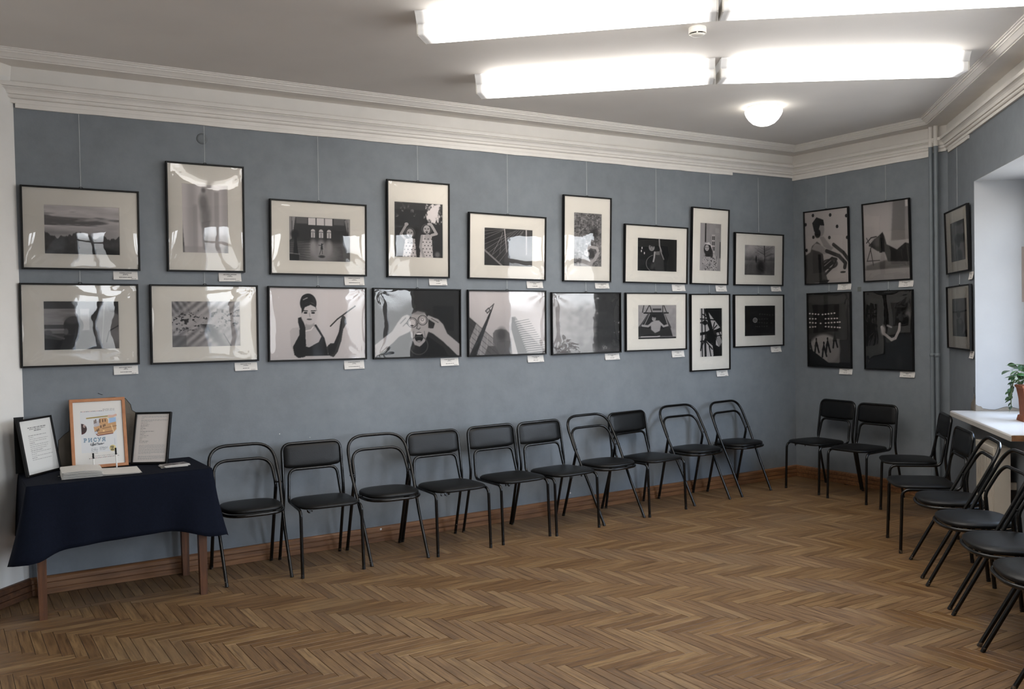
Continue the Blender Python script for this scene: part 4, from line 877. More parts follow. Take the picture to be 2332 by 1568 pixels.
def C1():
    c = Cv(64, 92, .34, 35); n = c.no(3, 3); c.a = .30 + .16 * n + .08 * c.x; c.el(.5, .46, .22, .12, .12, .6); c.el(.85, .46, .2, .10, .2, .6); c.el(.55, .58, .08, .08, .1, .6); c.el(.55, .9, .2, .16, .1, .8); c.el(.6, .03, .3, .08, .15, .8); return c
def C2():
    c = Cv(64, 92, .40, 36); n = c.no(3, 3); c.a = .38 + .10 * n; c.li([(0, .36), (.5, .36), (1, .32)], .02, .12); c.el(.42, .42, .11, .09, .16, .4); c.po([(.28, .54), (.6, .52), (.74, .64), (.70, .9), (.9, .8), (1, .8), (1, 1), (.28, 1)], .2, .9, 1); c.el(.52, .60, .12, .07, .44, .7, al=.8); c.li([(.8, .7), (.7, .9)], .02, .45, .8); return c

# centre (along wall, height), width, height, tilt deg | caption card: left, right, top, bottom (along wall / height)
FR = {
'T1':(-6.868,2.359,0.708,0.533,-0.40, -6.683,-6.530,2.087,2.031),'T2':(-6.071,2.465,0.533,0.752,-0.43, -5.990,-5.832,2.084,2.023),
'T3':(-5.244,2.347,0.756,0.549,-0.93, -5.046,-4.885,2.066,2.000),'T4':(-4.417,2.443,0.554,0.763,-0.66, -4.323,-4.161,2.055,2.002),
'T5':(-3.578,2.326,0.771,0.549,-1.56, -3.383,-3.218,2.041,1.981),'T6':(-2.740,2.419,0.534,0.761,-0.86, -2.646,-2.488,2.030,1.978),
'T7':(-1.927,2.299,0.781,0.542,-1.29, -1.723,-1.557,2.020,1.955),'T8':(-1.237,2.393,0.500,0.746,-1.73, -1.148,-1.001,2.014,1.952),
'T9':(-0.548,2.278,0.708,0.532,-0.56, -0.359,-0.213,2.007,1.953),
'L1':(-6.890,1.733,0.710,0.541,-0.70, -6.699,-6.546,1.453,1.395),'L2':(-6.092,1.725,0.739,0.546,-0.65, -5.895,-5.734,1.442,1.384),
'L3':(-5.265,1.710,0.769,0.552,-1.39, -5.065,-4.902,1.424,1.358),'L4':(-4.437,1.698,0.778,0.554,-1.28, -4.234,-4.070,1.410,1.347),
'L5':(-3.592,1.686,0.782,0.554,-0.84, -3.390,-3.224,1.400,1.342),'L6':(-2.756,1.669,0.776,0.551,-0.32, -2.547,-2.381,1.386,1.329),
'L7':(-1.936,1.667,0.757,0.544,-0.64, -1.738,-1.581,1.384,1.322),'L8':(-1.244,1.551,0.532,0.754,-0.17, -1.153,-0.999,1.168,1.109),
'L9':(-0.555,1.654,0.725,0.533,-0.30, -0.373,-0.221,1.382,1.323),
'B1':(-0.438,2.391,0.551,0.756,0.86, -0.555,-0.717,2.004,1.945),'B2':(-1.130,2.389,0.513,0.757,-0.17, -1.246,-1.398,2.004,1.945),
'B3':(-0.454,1.545,0.537,0.761,0.52, -0.564,-0.719,1.157,1.101),'B4':(-1.138,1.540,0.531,0.761,0.30, -1.248,-1.405,1.151,1.098),
'C1':(0.402,2.311,0.755,0.549,0.07, 0.704,0.838,2.027,1.964),'C2':(0.428,1.654,0.775,0.545,0.28, 0.706,0.840,1.379,1.320)}
MATS = {'T1':(.186,.825,.215,.81),'T2':(.195,.785,.19,.825),'T3':(.193,.825,.215,.81),'T4':(.12,.895,.22,.79),'T5':(.2,.825,.215,.79),'T6':(.225,.805,.195,.82),'T7':(.207,.83,.222,.79),'T8':(.235,.80,.195,.82),'T9':(.208,.83,.225,.80),
'L1':(.19,.825,.213,.80),'L2':(.19,.825,.21,.795),'L7':(.205,.83,.21,.80),'L8':(.24,.805,.185,.82),'L9':(.215,.83,.21,.795),'C1':(.2,.83,.2,.82),'C2':(.2,.83,.2,.80)}
DESC = {'T1':'dusky treeline under clouds','T2':'pale blurred standing figure','T3':'dancer in a grand hall','T4':'two laughing girls in spotted dresses','T5':'white spokes of a big wheel','T6':'person lying in long grass','T7':'dark candlelit figure with a hoop','T8':'woman in a white hat','T9':'misty park with a bare tree',
'L1':'two heads inside a vehicle','L2':'floating leaves on water','L3':'woman in long black gloves','L4':'shouting man holding jars to his eyes','L5':'tall towers seen from below','L6':'half-black abstract texture with painted window glare','L7':'wet man between ladder rails','L8':'black clockwork silhouette','L9':'single pale seed head in darkness',
'B1':'gloved woman in a hat before dots','B2':'figure slumped beside a folding chair','B3':'dancers under rows of stage lights','B4':'dark figure with lit hands','C1':'blurred dark bird shape','C2':'seated figure under a horizontal bar'}
wnum = 0
for kx, (ac, zc, w, h, tl, ca, cb, ct, cbm) in FR.items():
    wl = {'T': 'A', 'L': 'A'}.get(kx[0], kx[0]); top = kx[0] == 'T' or kx in ('B1', 'B2', 'C1')
    where = {'A': 'long wall', 'B': 'short wall', 'C': 'wall by the window'}[wl]
    tilt = math.radians(1.6 if top else .7)
    o = thing('framed_photograph', 'black-framed photograph of %s, %s row, %s' % (DESC[kx], 'upper' if top else 'lower', where) if len(DESC[kx].split()) < 8 else 'black-framed photograph, ' + DESC[kx], 'picture', wallpt(wl, ac, .004 + math.sin(tilt) * h / 2, zc), (tilt, 0, 0), 'framed photographs on the walls')
    o.rotation_mode = 'XYZ'
    o.matrix_world = Matrix.Translation(wallpt(wl, ac, .003, zc - h / 2)) @ Matrix.Rotation(WALLROT[wl], 4, 'Z') @ Matrix.Rotation(tilt, 4, 'X') @ Matrix.Translation((0, 0, h / 2)) @ Matrix.Rotation(math.radians(-tl * (-.6 if wl == 'B' else .6)), 4, 'Y')
    a, b, D, fw = w / 2, h / 2, .026, .011
    # frame: mitred moulding, front face towards -y
    prof = [(0, 0), (0, -D + .002), (.002, -D), (fw - .002, -D), (fw, -D + .002), (fw, -.012)]
    vs = []; 
    for i, y in prof:
        for sx, sz in ((-1, -1), (1, -1), (1, 1), (-1, 1)): vs.append((sx * (a - i), y, sz * (b - i)))
    n = len(prof); fs = [(q * 4 + j, q * 4 + (j + 1) % 4, q * 4 + 4 + (j + 1) % 4, q * 4 + 4 + j) for q in range(n - 1) for j in range(4)]
    MB().add(vs, fs).build('frame', M['fram'], o)
    MB().box(-a + .004, a - .004, -.004, -.001, -b + .004, b - .004).build('backing', M['back'], o)
    ia, ib = a - fw + .001, b - fw + .001
    if kx in MATS:
        l, r, t, m_ = MATS[kx]; x0, x1, z1, z0 = -a + l * w, -a + r * w, b - t * h, b - m_ * h
        mt = MB(); y = -.012; t_ = .0025
        O_ = [(-ia, -ib), (ia, -ib), (ia, ib), (-ia, ib)]; I_ = [(x0, z0), (x1, z0), (x1, z1), (x0, z1)]; J_ = [(x0 + t_, z0 + t_), (x1 - t_, z0 + t_), (x1 - t_, z1 - t_), (x0 + t_, z1 - t_)]
        vs = [(p, y, q) for p, q in O_] + [(p, y, q) for p, q in I_] + [(p, y + .0025, q) for p, q in J_]
        mt.add(vs, [(j, (j + 1) % 4, 4 + (j + 1) % 4, 4 + j) for j in range(4)] + [(4 + j, 4 + (j + 1) % 4, 8 + (j + 1) % 4, 8 + j) for j in range(4)])
        mt.build('mat_board', M['mat'], o); box = (x0 - .002, x1 + .002, z0 - .002, z1 + .002)
    else: box = (-ia, ia, -ib, ib)
    cv = globals()[kx]()
    tag(obj('print', print_mesh(cv, *box, -.0092), o), 'black-and-white print: ' + DESC[kx])
    # plastic sheet: bulged and creased towards its corners
    rs = np.random.RandomState(sum(map(ord, kx)) * 7); ph = rs.rand(6) * 6.28; am = rs.uniform(.6, 1.3)
    bulge = {'T1': .0095, 'T2': .0105, 'T3': .0045, 'T4': .004, 'B1': .004, 'B2': .003}.get(kx, .0022)
    def film(u, v, ph=ph, am=am, bulge=bulge):
        e = (1 - abs(2 * u - 1) ** 5) * (1 - abs(2 * v - 1) ** 5)
        wv = .55 * math.sin(u * 5.2 + ph[0] + 1.5 * math.sin(v * 3 + ph[1])) + .45 * math.sin(v * 6.1 + ph[2] + math.sin(u * 4 + ph[3])) + .25 * math.sin((u + v) * 11 + ph[4])
        cr = sum(math.exp(-((u - p) ** 2 + (v - q) ** 2) * 40) * math.sin(math.atan2(v - q, u - p) * 9 + ph[5]) for p in (.02, .98) for q in (.02, .98))
        return (-ia + 2 * ia * u, -.0175 - (1 - (2 * u - 1) ** 2) ** .6 * (1 - (2 * v - 1) ** 2) * bulge - e * .0006 * am * wv - .0008 * cr, -ib + 2 * ib * v)
    MB().grid(film, 44, 36).build('plastic_sheet', M['film'], o)
    # hanging line above, small hook
    over = {'L': 'T' + kx[1], 'B': 'B' + str(int(kx[1]) - 2), 'C': 'C1'}.get(kx[0])
    up = 3.112 if top else FR[over][1] - FR[over][3] / 2 - .004
    hz = up - zc
    MB().tube([(0, -.004, b - .002), (0, -.002, b + .02), (0, -.001 + math.tan(tilt) * (hz - b), hz)], .0012, 5).build('hanging_line', M['wire'], o)
    MB().tube([(-.012, -.004, b), (-.008, -.004, b + .006), (0, -.004, b + .008), (.008, -.004, b + .006), (.012, -.004, b)], .0022, 6).build('hook', M['fram'], o)
    # caption card stuck to the wall under the frame
    cw, chh = abs(cb - ca), ct - cbm
    cd = thing('caption_card', 'white caption card below the photograph of ' + DESC[kx], 'card', wallpt(wl, (ca + cb) / 2, .0005, (ct + cbm) / 2), (0, 0, WALLROT[wl]), 'caption cards')
    rg = random.Random(kx)
    MB().grid(lambda u, v: (-cw / 2 + cw * u, -.002 - .010 * (1 - v) ** 2 - .002 * u * (1 - v), -chh / 2 + chh * v), 6, 6).build('card', M['card'], cd)
    def cy(v): return -.0026 - .010 * (1 - v) ** 2
    tx = MB()
    for v, wd, ox in ((.80, rg.uniform(.45, .62), 0), (.66, rg.uniform(.12, .22), 0), (.58, rg.uniform(.18, .26), 0), (.28, rg.uniform(.25, .6), 0), (.10, .2, .32)):
        y = cy(v) - .0016; hh = .0022 if v in (.8, .28) else .0014; zz = -chh / 2 + chh * v; k0 = -cw * wd / 2 + cw * ox
        nx = max(3, int(wd * 16))
        for q in range(nx):
            x0 = k0 + cw * wd * q / nx; x1 = x0 + cw * wd / nx * rg.uniform(.55, .95)
            tx.add([(x0, y, zz - hh), (x1, y, zz - hh), (x1, y - .0003, zz + hh), (x0, y - .0003, zz + hh)], [(0, 1, 2, 3)])
    tx.build('caption_text', M['ink'], cd)

# ================================================================== TABLE WITH CLOTH
TZ = .797; TX0, TX1, TY0, TY1 = -7.285, -6.235, -.655, -.035
tb = thing('table', 'small wooden table with brown square legs under a navy cloth', 'table', ((TX0 + TX1) / 2, (TY0 + TY1) / 2, 0))
cxx, cyy = (TX0 + TX1) / 2, (TY0 + TY1) / 2
bevel(MB().box(TX0 - cxx, TX1 - cxx, TY0 - cyy, TY1 - cyy, TZ - .024, TZ).build('table_top', M['tleg'], tb), .003)
for x, y in ((-7.215, -.588), (-6.302, -.622), (-6.293, -.090), (-7.176, -.090)):
    x -= cxx; y -= cyy; a, b = .021, .029
    MB().add([(x - a, y - a, 0), (x + a, y - a, 0), (x + a, y + a, 0), (x - a, y + a, 0), (x - b, y - b, TZ - .024), (x + b, y - b, TZ - .024), (x + b, y + b, TZ - .024), (x - b, y + b, TZ - .024)],
             [(0, 3, 2, 1), (0, 1, 5, 4), (1, 2, 6, 5), (2, 3, 7, 6), (3, 0, 4, 7)]).build('leg', M['tleg'], tb)
MB().box(TX0 - cxx + .06, TX1 - cxx - .06, TY0 - cyy + .05, TY0 - cyy + .07, TZ - .10, TZ - .024).build('apron', M['tleg'], tb)
MB().box(TX0 - cxx + .06, TX1 - cxx - .06, TY1 - cyy - .07, TY1 - cyy - .05, TZ - .10, TZ - .024).build('apron', M['tleg'], tb)
# cloth: rim runs back-left > front-left > front-right > back-right
def rim(t):
    wx, wy = TX1 - TX0, TY1 - TY0
    if t < 1: return Vector((TX0, TY1 - wy * t)), Vector((-1, 0))
    if t < 2: return Vector((TX0 + wx * (t - 1), TY0)), Vector((0, -1))
    return Vector((TX1, TY0 + wy * (t - 2))), Vector((1, 0))
def hem(t):                      # hem height and how far it swings out
    cl, cr = math.exp(-((t - 1) / .13) ** 2), math.exp(-((t - 2) / .16) ** 2)
    z = .425 + (.026 * max(0, min(1, (t - 1.3) / .6)) if 1 <= t <= 2 else 0.0) - .055 * cl - .07 * cr
    if t < 1: z = .40 - .055 * cl + .02 * math.sin(t * 9)
    if t > 2: z = .44 - .07 * cr + .02 * math.sin(t * 8)
    return z, .022 + .085 * cl + .075 * cr + .008 * math.sin(t * 21)
NT, NV = 120, 14
def clothpt(u, v):
    t = 3 * u; p, n = rim(min(t, 2.9999))
    for c in (1, 2):             # turn the normal smoothly round the corners
        d = t - c
        if abs(d) < .07:
            k = (d / .07 + 1) / 2; k = k * k * (3 - 2 * k); n0, n1 = rim(c - .05)[1], rim(c + .05)[1]; n = (n0 * (1 - k) + n1 * k).normalized()
    z1, fl = hem(t); ft = min(v * 5, 1)
    z = TZ + .004 - (TZ + .004 - z1) * max(0, v - .0) if v > 0 else TZ + .004
    sw = .006 * math.sin(min(v * 6, 1) * math.pi / 2) + fl * v ** 1.25 + .006 * math.sin(t * 30 + v * 2) * v
    q = p + n * sw
    return (q.x - cxx, q.y - cyy, z)
cm = MB().grid(clothpt, NT, NV)
cm.add([(TX0 - cxx, TY0 - cyy, TZ + .004), (TX1 - cxx, TY0 - cyy, TZ + .004), (TX1 - cxx, TY1 - cyy, TZ + .004), (TX0 - cxx, TY1 - cyy, TZ + .004)], [(0, 1, 2, 3)])
cl = cm.build('tablecloth', M['cloth'], None, (cxx, cyy, 0))
so = cl.modifiers.new('thickness', 'SOLIDIFY'); so.thickness = .002; so.offset = 1
tag(cl, 'dark navy cloth draped over the small table, corners hanging low', 'tablecloth')
TT = TZ + .006
# ---- framed sheets standing on the table
def stand_frame(nm, lab, x, y, yaw, lean, w, h, fw, fm, cv, dep=.02):
    o = thing(nm, lab, 'frame')
    r = Matrix.Rotation(yaw, 4, 'Z') @ Matrix.Rotation(-lean, 4, 'X')
    o.matrix_world = Matrix.Translation((x, y, TT + dep * math.sin(lean))) @ r
    vs = []; prof = [(0, dep), (0, .002), (.002, 0), (fw - .002, 0), (fw, .002), (fw, .007)]
    for i, yy in prof:
        for sx, sz in ((i, i), (w - i, i), (w - i, h - i), (i, h - i)): vs.append((sx, yy, sz))
    MB().add(vs, [(q * 4 + j, q * 4 + (j + 1) % 4, q * 4 + 4 + (j + 1) % 4, q * 4 + 4 + j) for q in range(len(prof) - 1) for j in range(4)]).build('frame', fm, o)
    MB().box(.003, w - .003, dep - .003, dep - .001, .003, h - .003).build('backing', M['back'], o)
    obj('print', print_mesh(cv, fw - .001, w - fw + .001, fw - .001, h - fw + .001, .0085), o)
    return o
def textline(c, x0, x1, y, v, hh=.006, seed=0):
    rg = random.Random(seed * 99 + int(y * 1e4)); x = x0
    while x < x1:
        l = rg.uniform(.02, .09); c.re(x, y - hh, min(x + l, x1), y + hh, v, .75); x += l + .014
def sheetA():
    c = Cv(150, 200, (.80, .80, .79), 41)
    for y, a, b in ((.145, .24, .82), (.175, .29, .78), (.205, .42, .66)): textline(c, a, b, y, (.32,) * 3, .007, 1)
    for i, (y, a, b) in enumerate(((.29, .22, .78), (.325, .22, .38), (.36, .22, .82), (.395, .22, .76), (.43, .22, .38), (.465, .22, .82), (.50, .22, .78), (.535, .22, .74), (.57, .22, .60), (.605, .22, .84), (.64, .22, .38), (.675, .22, .88), (.71, .22, .38), (.745, .22, .82))): textline(c, a, b, y, (.46,) * 3, .0045, 2)
    return c
def sheetC():
    c = Cv(150, 210, (.80, .775, .755), 42); ys = [.055, .07, .095]
    for y in (.055, .073): textline(c, .16 if y < .06 else .14, .94, y, (.6,) * 3, .0045, 3)
    textline(c, .14, .24, .092, (.55,) * 3, .0045, 3)
    for y, b in ((.122, .95), (.140, .95), (.160, .48)): textline(c, .14, b, y, (.55,) * 3, .0045, 4)
    for i, b in enumerate((.33, .38, .36, .25, .28, .20, .54, .30, .26, .38, .32, .22, .20, .40, .36)): textline(c, .14, b + .02, .192 + i * .0288, (.45,) * 3, .0045, 5)
    for i in range(11): textline(c, .14, .94 if i < 10 else .52, .645 + i * .018, (.60,) * 3, .004, 6)
    for i in range(5): textline(c, .14, .94 if i < 4 else .56, .87 + i * .0165, (.58,) * 3, .004, 7)
    return c
def poster():
    c = Cv(260, 340, (.83, .82, .80), 43); n = c.no(6, 6); X = lambda u: .14 + .72 * u; Y = lambda v: .16 + .74 * v
    c.re(.14, .155, .86, .80, (.80, .805, .81), .9, 2)
    for i in range(14): c.el(.17 + i * .034, .155, .010, .007, [(.35,) * 3, (.7, .5, .5), (.55, .4, .4), (.3, .3, .35)][i % 4], .5, al=.8)
    for y in (.128, .141, .154): textline(c, .60, .84, y, (.6,) * 3, .0035, 8)
    c.k((n - .5) * 2 * (c.y > .2) * (c.y < .55) * (c.x > .3), (.70, .72, .76), .5)
    c.re(.72, .27, .86, .36, (.56, .68, .82), .9, 3)
    c.li([(.27, .262), (.72, .243)], .009, (.70, .60, .32)); c.li([(.27, .262), (.72, .243)], .0035, (.42, .38, .22)); c.li([(.72, .245), (.80, .25), (.86, .235)], .018, (.80, .66, .60)); c.po([(.58, .268), (.76, .262), (.84, .268), (.60, .285)], (.82, .70, .46), .8)
    bd = (.74, .58, .42)
    c.po([(.52, .275), (.66, .268), (.70, .30), (.70, .37), (.52, .38)], bd, 1, 1); c.po([(.40, .40), (.70, .36), (.86, .34), (.86, .46), (.78, .52), (.50, .53), (.42, .49)], bd, 1, 1); c.po([(.40, .35), (.52, .30), (.52, .39), (.42, .41)], (.68, .66, .68), .8, 2)
    c.li([(.44, .51), (.78, .485)], .006, (.52, .36, .28)); c.li([(.45, .52), (.48, .54), (.78, .52)], .007, (.46, .26, .22)); c.li([(.58, .435), (.86, .405)], .005, (.5, .38, .28)); c.li([(.76, .39), (.80, .50)], .008, (.84, .72, .56))
    for x, y, w, h in ((.42, .325, .012, .025), (.45, .315, .012, .03), (.53, .315, .014, .028), (.59, .313, .012, .024), (.64, .31, .012, .022), (.545, .405, .014, .022), (.60, .395, .012, .02), (.63, .385, .01, .018), (.47, .465, .014, .02), (.435, .485, .014, .016), (.50, .45, .012, .02)): c.re(x - w, y - h, x + w, y + h, (.36, .28, .24), .85)
    c.el(.445, .495, .03, .02, (.72, .74, .78), .5); c.el(.60, .475, .02, .012, (.86, .74, .54), .5)
    m = (np.hypot((c.x - .155) * c.asp, c.y - .425) < .083) & (c.x > .155); c.k(blur(m.astype(float)), (.24, .19, .19)); c.el(.215, .38, .022, .026, (.74, .66, .64), .5); c.el(.218, .385, .012, .012, (.5, .42, .4), .5); c.k(((c.y - .465) * 20) * m, (.36, .16, .18), .8)
    # lettering
    B = (.40, .50, .58); W_ = .0058
    def st(pts, w=W_, v=B): c.li(pts, w, v)
    x, y0, y1 = .205, .578, .632
    def serif(x, y, l=.016): st([(x - l, y), (x + l, y)], .0032)
    st([(x, y0), (x, y1)]); serif(x, y1); serif(x - .004, y0, .012); st([(x, y0), (x + .032, y0 + .003), (x + .038, y0 + .015), (x + .03, y0 + .028), (x, y0 + .030)])
    x += .088; st([(x, y0), (x, y1)]); st([(x + .05, y0), (x + .05, y1)]); st([(x, y1 - .004), (x + .05, y0 + .004)], .0045); [serif(q, z, .012) for q in (x, x + .05) for z in (y0, y1)]
    x += .098; st([(x + .048, y0 + .012), (x + .038, y0 + .001), (x + .02, y0), (x + .004, y0 + .014), (x, (y0 + y1) / 2), (x + .006, y1 - .012), (x + .022, y1), (x + .04, y1 - .003), (x + .05, y1 - .014)]); st([(x + .048, y0 - .002), (x + .048, y0 + .016)], .0032)
    x += .086; st([(x, y0), (x + .026, y0 + .034)]); st([(x + .05, y0), (x + .018, y1 - .004), (x + .004, y1)]); serif(x, y0, .012); serif(x + .05, y0, .012)
    x += .088; st([(x + .044, y0), (x + .044, y1)]); st([(x + .044, y0), (x + .012, y0 + .003), (x + .004, y0 + .015), (x + .012, y0 + .028), (x + .044, y0 + .030)]); st([(x + .02, y0 + .03), (x, y1)]); serif(x + .046, y1, .012); serif(x + .048, y0, .012); serif(x, y1, .010)
    D_ = (.22, .23, .25); z = .682
    for p in ([(.345, z - .018), (.330, z - .020), (.322, z - .004), (.332, z + .006), (.348, z)], [(.352, z + .018), (.372, z - .030), (.380, z - .036), (.376, z - .012), (.366, z + .002), (.384, z - .008), (.392, z + .002), (.376, z + .012), (.360, z + .006)], [(.402, z - .004), (.420, z - .012), (.414, z - .018), (.402, z - .006), (.410, z + .006), (.426, z)],
              [(.446, z + .004), (.456, z - .022)], [(.440, z - .022), (.476, z - .026)], [(.486, z - .014), (.478, z - .004), (.486, z + .004), (.498, z - .004), (.492, z - .014), (.484, z - .014)], [(.508, z + .002), (.522, z - .016), (.528, z), (.546, z - .018), (.550, z - .002), (.566, z - .010), (.590, z - .016)]): st(p, .0034, D_)
    for x0, x1, ys in ((.33, .46, (.735, .756, .766, .790, .812)), (.50, .66, (.725, .738, .750, .766))):
        for y in ys: textline(c, x0, x1 - (.05 if y == .766 and x0 > .4 else 0), y, (.52, .54, .56), .0035, 9)
    c.el(.762, .752, .066, .050, (.80, .74, .52), .06)
    def num(t, x, y, s):
        G = {'0': [(0, 0), (1, 0), (1, 2), (0, 2), (0, 0)], '1': [(0, .5), (.6, 0), (.6, 2)], '3': [(0, 0), (1, 0), (.4, .9), (1, 1.2), (1, 2), (0, 2)], '6': [(1, 0), (0, .6), (0, 2), (1, 2), (1, 1), (0, 1)], '.': [(.3, 1.9), (.4, 2)]}
        for ch in t: st([(x + a * s * .62, y + b * s * .8) for a, b in G[ch]], .0026, (.36, .33, .26)); x += s * (.95 if ch != '.' else .5)
    num('01.06', .722, .722, .014); num('30.06', .722, .764, .014); st([(.752, .752), (.77, .750)], .0035, (.36, .34, .26))
    for i in range(16): c.el(.34 + i * .034, .862 - .014 * i / 16, .009, .006, [(.5,) * 3, (.35,) * 3, (.62, .5, .5)][i % 3], .5, al=.7)
    for i in range(18): c.el(.29 + i * .034, .892 - .018 * i / 18, .010, .007, [(.4, .35, .35), (.62, .45, .45), (.45,) * 3][i % 3], .5, al=.8)
    c.re(.80, .60, .82, .70, (.70, .72, .74), .6, 3); return c
stand_frame('document_frame', 'black-framed information sheet with a bold heading, left on the table', -7.246, -.318, math.radians(50), .17, .325, .355, .012, M['fram'], sheetA())
stand_frame('poster_frame', 'light wooden frame with a colourful exhibition poster, middle of the table', -6.989, -.185, -.044, .25, .334, .455, .020, M['oakframe'], poster(), .024)
stand_frame('document_frame', 'black-framed sheet with a long list, right on the table', -6.642, -.178, math.radians(-32), .30, .24, .348, .013, M['fram'], sheetC(), .024)
bd = thing('black_panel', 'thin black upright panel behind the left document frame', 'board', (-7.235, -.070, TT))  # thin black panel filling the dark strip beside the left frame
MB().box(-.065, -.01, -.004, .004, .0, .352).build('panel', M['fram'], bd, None, (-.06, 0, .12))
MB().box(-.066, -.009, -.006, .006, .347, .354).build('edge_strip', M['fram'], bd, None, (-.06, 0, .12))
# ---- guest book, pens, leaflets, scrap
gb = thing('guest_book', 'thick open notebook with curled white pages on the table', 'notebook', (-6.86, -.42, TT + .001), (0, 0, math.radians(-4)))
def leaf_block(x0, x1, th, n, seed, nm):
    rg = random.Random(seed); mb = MB()
    for i in range(n):
        z = th * i / n; dx, dy = rg.uniform(-.006, .006), rg.uniform(-.006, .006); t = th / n * .55
        k = 8
        top = [(x0 + dx + (x1 - x0) * q / k, z + th * .35 * (i / n) * math.sin(math.pi * q / k * .9) + (.010 * (1 - q / k) ** 3 * (i / n))) for q in range(k + 1)]
        vs = [(x, y + dy, zz + h) for h in (0, t) for x, zz in top for y in (-.14, .14)]
        m_ = 2 * (k + 1); fs = []
        for q in range(k): fs += [(2 * q, 2 * q + 1, 2 * q + 3, 2 * q + 2), (m_ + 2 * q, m_ + 2 * q + 2, m_ + 2 * q + 3, m_ + 2 * q + 1), (2 * q, 2 * q + 2, m_ + 2 * q + 2, m_ + 2 * q), (2 * q + 1, m_ + 2 * q + 1, m_ + 2 * q + 3, 2 * q + 3)]
        fs += [(0, m_, m_ + 1, 1), (2 * k, 2 * k + 1, m_ + 2 * k + 1, m_ + 2 * k)]
        mb.add(vs, fs)
    return mb.build(nm, M['paper'], gb)
leaf_block(-.215, .005, .034, 13, 1, 'page_stack'); leaf_block(.002, .225, .007, 4, 2, 'open_page')
MB().box(-.22, .23, -.146, .146, -.001, .001).build('cover', M['fram'], gb)
def pen(x, y, lean, yaw, lab, ln=.15):
    o = thing('marker_pen', lab, 'pen', (x, y, TT + .001), (0, 0, yaw), 'pens on the table')
    o.rotation_euler = (lean, 0, yaw)
    MB().lathe([(0, 0), (.004, 0), (.0048, .004), (.0048, ln * .68), (.0040, ln * .69), (0, ln * .69)], 12).build('barrel', M['pen'], o)
    MB().lathe([(.0056, ln * .66), (.0056, ln * .97), (.0048, ln), (0, ln)], 12).build('cap', M['fram'], o)
pen(-6.868, -.225, -.16, .02, 'white pen with black cap upright before the poster, left one', .105)
pen(-6.735, -.245, -.16, .06, 'white pen with black cap upright before the poster, right one', .13)
lf = thing('leaflet_stack', 'small fanned stack of printed photo leaflets on the table corner', 'leaflets', (-6.415, -.42, TT), (0, 0, .12))
lc = Cv(60, 30, .5, 51); lc.a = .05 + .75 * lc.no(6, 3); lc.re(0, 0, 1, .08, .85); lc.re(0, .92, 1, 1, .85)
for i in range(5):
    ang = (-.16, .10, -.04, .16, .02)[i]; z = .002 + i * .0028
    MB().box(-.082, .082, -.05, .05, z, z + .0016).build('leaflet', M['paper'], lf, (.006 * (i % 3) - .006, -.006 * (i % 2), 0), (0, 0, ang))
pr = obj('print', print_mesh(lc, -.080, .080, -.048, .048, 0), lf, (.0, 0, .0152), (-math.pi / 2, 0, .02))
sc_ = MB().box(-.010, .010, -.003, .003, 0, .001).build('paper_scrap', M['paper'], None, (-7.08, -.36, TT), (0, 0, .15)); tag(sc_, 'tiny white paper scrap on the navy cloth', 'paper')

# ================================================================== WINDOW SILL PLANTS
SZ = Z0 - .004
pp = thing('potted_plant', 'leafy green plant trailing from a square terracotta pot on the sill', 'plant', W(1.56, -.20, SZ), (0, 0, WALLROT['C']))
def sq(h, z): return [(-h, -h, z), (h, -h, z), (h, h, z), (-h, h, z)]
lv = [(.082, 0), (.074, .040), (.064, .042), (.070, .16), (.082, .24), (.090, .245), (.090, .262), (.078, .262), (.076, .235)]
vs = [p for h, z in lv for p in sq(h, z)]
bevel(MB().add(vs, [(0, 3, 2, 1)] + [(4 * i + j, 4 * i + (j + 1) % 4, 4 * i + 4 + (j + 1) % 4, 4 * i + 4 + j) for i in range(len(lv) - 1) for j in range(4)]).build('pot', M['terra'], pp), .004)
MB().add(sq(.078, .24), [(0, 1, 2, 3)]).build('soil', M['soil'], pp)
def leafmesh(L, wd, curl, fold=.12):
    def f(u, v):
        x = (u - .5) * 2; s = v; w = wd * math.sin(math.pi * min(1, s * 1.0) ** .8) ** .75
        return (x * w, s * L, -curl * s * s * L + abs(x) * w * fold)
    return MB().grid(f, 4, 7)
def leaf(L, wd, curl, loc, az, el, roll, m): 
    o = leafmesh(L, wd, curl).build('leaf', m, pp); d = Matrix.Translation(loc) @ Matrix.Rotation(az, 4, 'Z') @ Matrix.Rotation(el, 4, 'X') @ Matrix.Rotation(roll, 4, 'Y'); o.matrix_local = d
rg = random.Random(12)
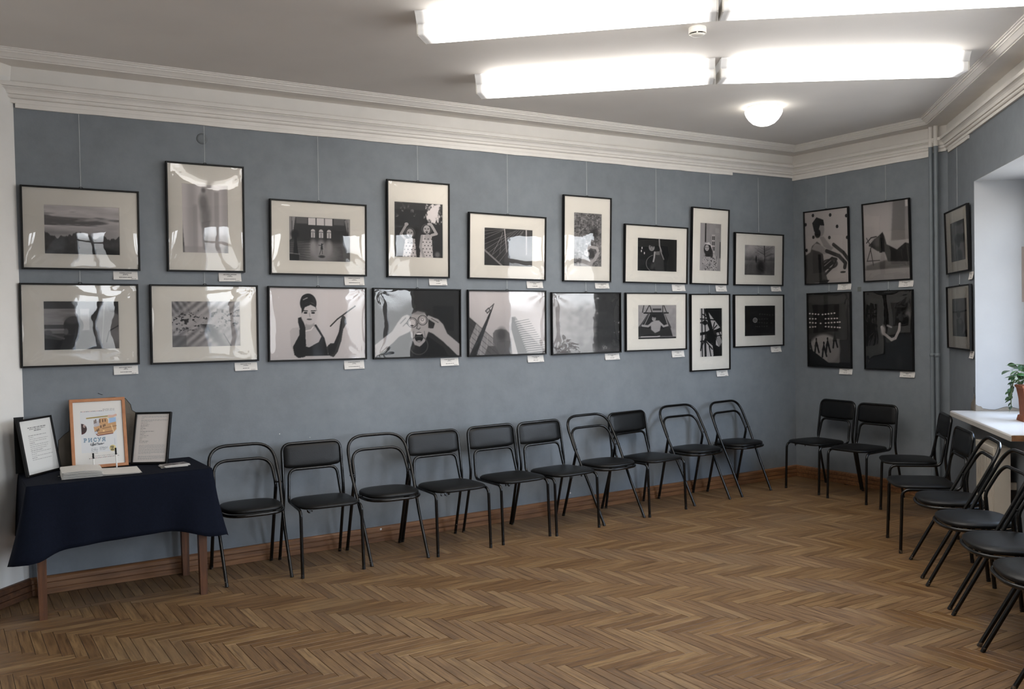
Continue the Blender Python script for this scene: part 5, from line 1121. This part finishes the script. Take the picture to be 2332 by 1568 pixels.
big = [(.13, .030, .15, (-.14, -.05, .385), 1.75, .15, .9), (.11, .030, .2, (-.06, -.02, .40), 1.0, .75, 1.1), (.12, .035, .2, (-.02, -.02, .46), -.3, .9, .2), (.12, .03, .4, (-.10, -.1, .36), 1.9, .1, 0), (.10, .03, .4, (-.06, .02, .39), .8, .5, .3), (.11, .03, .4, (.02, -.06, .40), 3.0, .4, 0), (.12, .034, .3, (.08, .0, .42), -1.3, .5, 0), (.10, .03, .5, (.05, -.08, .37), 3.6, .2, .2)]
for L, wd, cu, lc_, az, el, ro in big: leaf(L, wd, cu, lc_, az, el, ro, M['leaf'])
for i in range(34):
    a = rg.uniform(-2.6, 2.6) + math.pi / 2 * 0; r = rg.uniform(.02, .15); leaf(rg.uniform(.05, .085), rg.uniform(.014, .022), .4, (-.03 + r * math.cos(a + math.pi), r * math.sin(a) * .7, .30 + rg.uniform(0, .10)), rg.uniform(0, 6.28), rg.uniform(-.4, .7), rg.uniform(-.5, .5), M['leaf2' if i % 2 else 'leaf'])
trails = [[(-.04, -.05, .30), (-.12, -.06, .36), (-.20, -.07, .31), (-.25, -.07, .22), (-.285, -.07, .13)], [(-.04, -.03, .30), (-.14, -.03, .34), (-.22, -.04, .33), (-.255, -.05, .27)], [(-.05, -.06, .28), (-.10, -.09, .30), (-.13, -.10, .20), (-.135, -.10, .08)], [(-.05, -.08, .28), (-.08, -.10, .28), (-.10, -.11, .18), (-.10, -.11, .10)], [(-.05, -.02, .29), (-.16, -.02, .28), (-.20, -.03, .25)], [(-.04, 0, .28), (-.11, .0, .40), (-.24, -.03, .40)], [(0, 0, .28), (-.04, -.01, .40), (-.02, -.02, .47)]]
for tr in trails:
    pts = densify(fillet(tr, .05, 5), .02); MB().tube(pts, .0035, 6).build('stem', M['stem'], pp)
    for i in range(3, len(pts), 2):
        p = pts[i]; leaf(rg.uniform(.036, .05), rg.uniform(.011, .015), .2, tuple(p), rg.uniform(1.2, 4.4), rg.uniform(-1.3, -.2), rg.uniform(-.6, .6), M['leaf2'])
p2 = thing('small_pot', 'small burgundy plastic pot and saucer behind the terracotta pot', 'pot', W(1.40, -.285, SZ))
MB().lathe([(0, 0), (.045, 0), (.062, .022), (.058, .024), (.045, .010), (0, .010)], 24).build('saucer', M['burg'], p2)
MB().lathe([(0, .010), (.036, .010), (.050, .10), (.054, .10), (.054, .118), (.048, .118), (.046, .10), (0, .098)], 24).build('pot_body', M['burg'], p2)
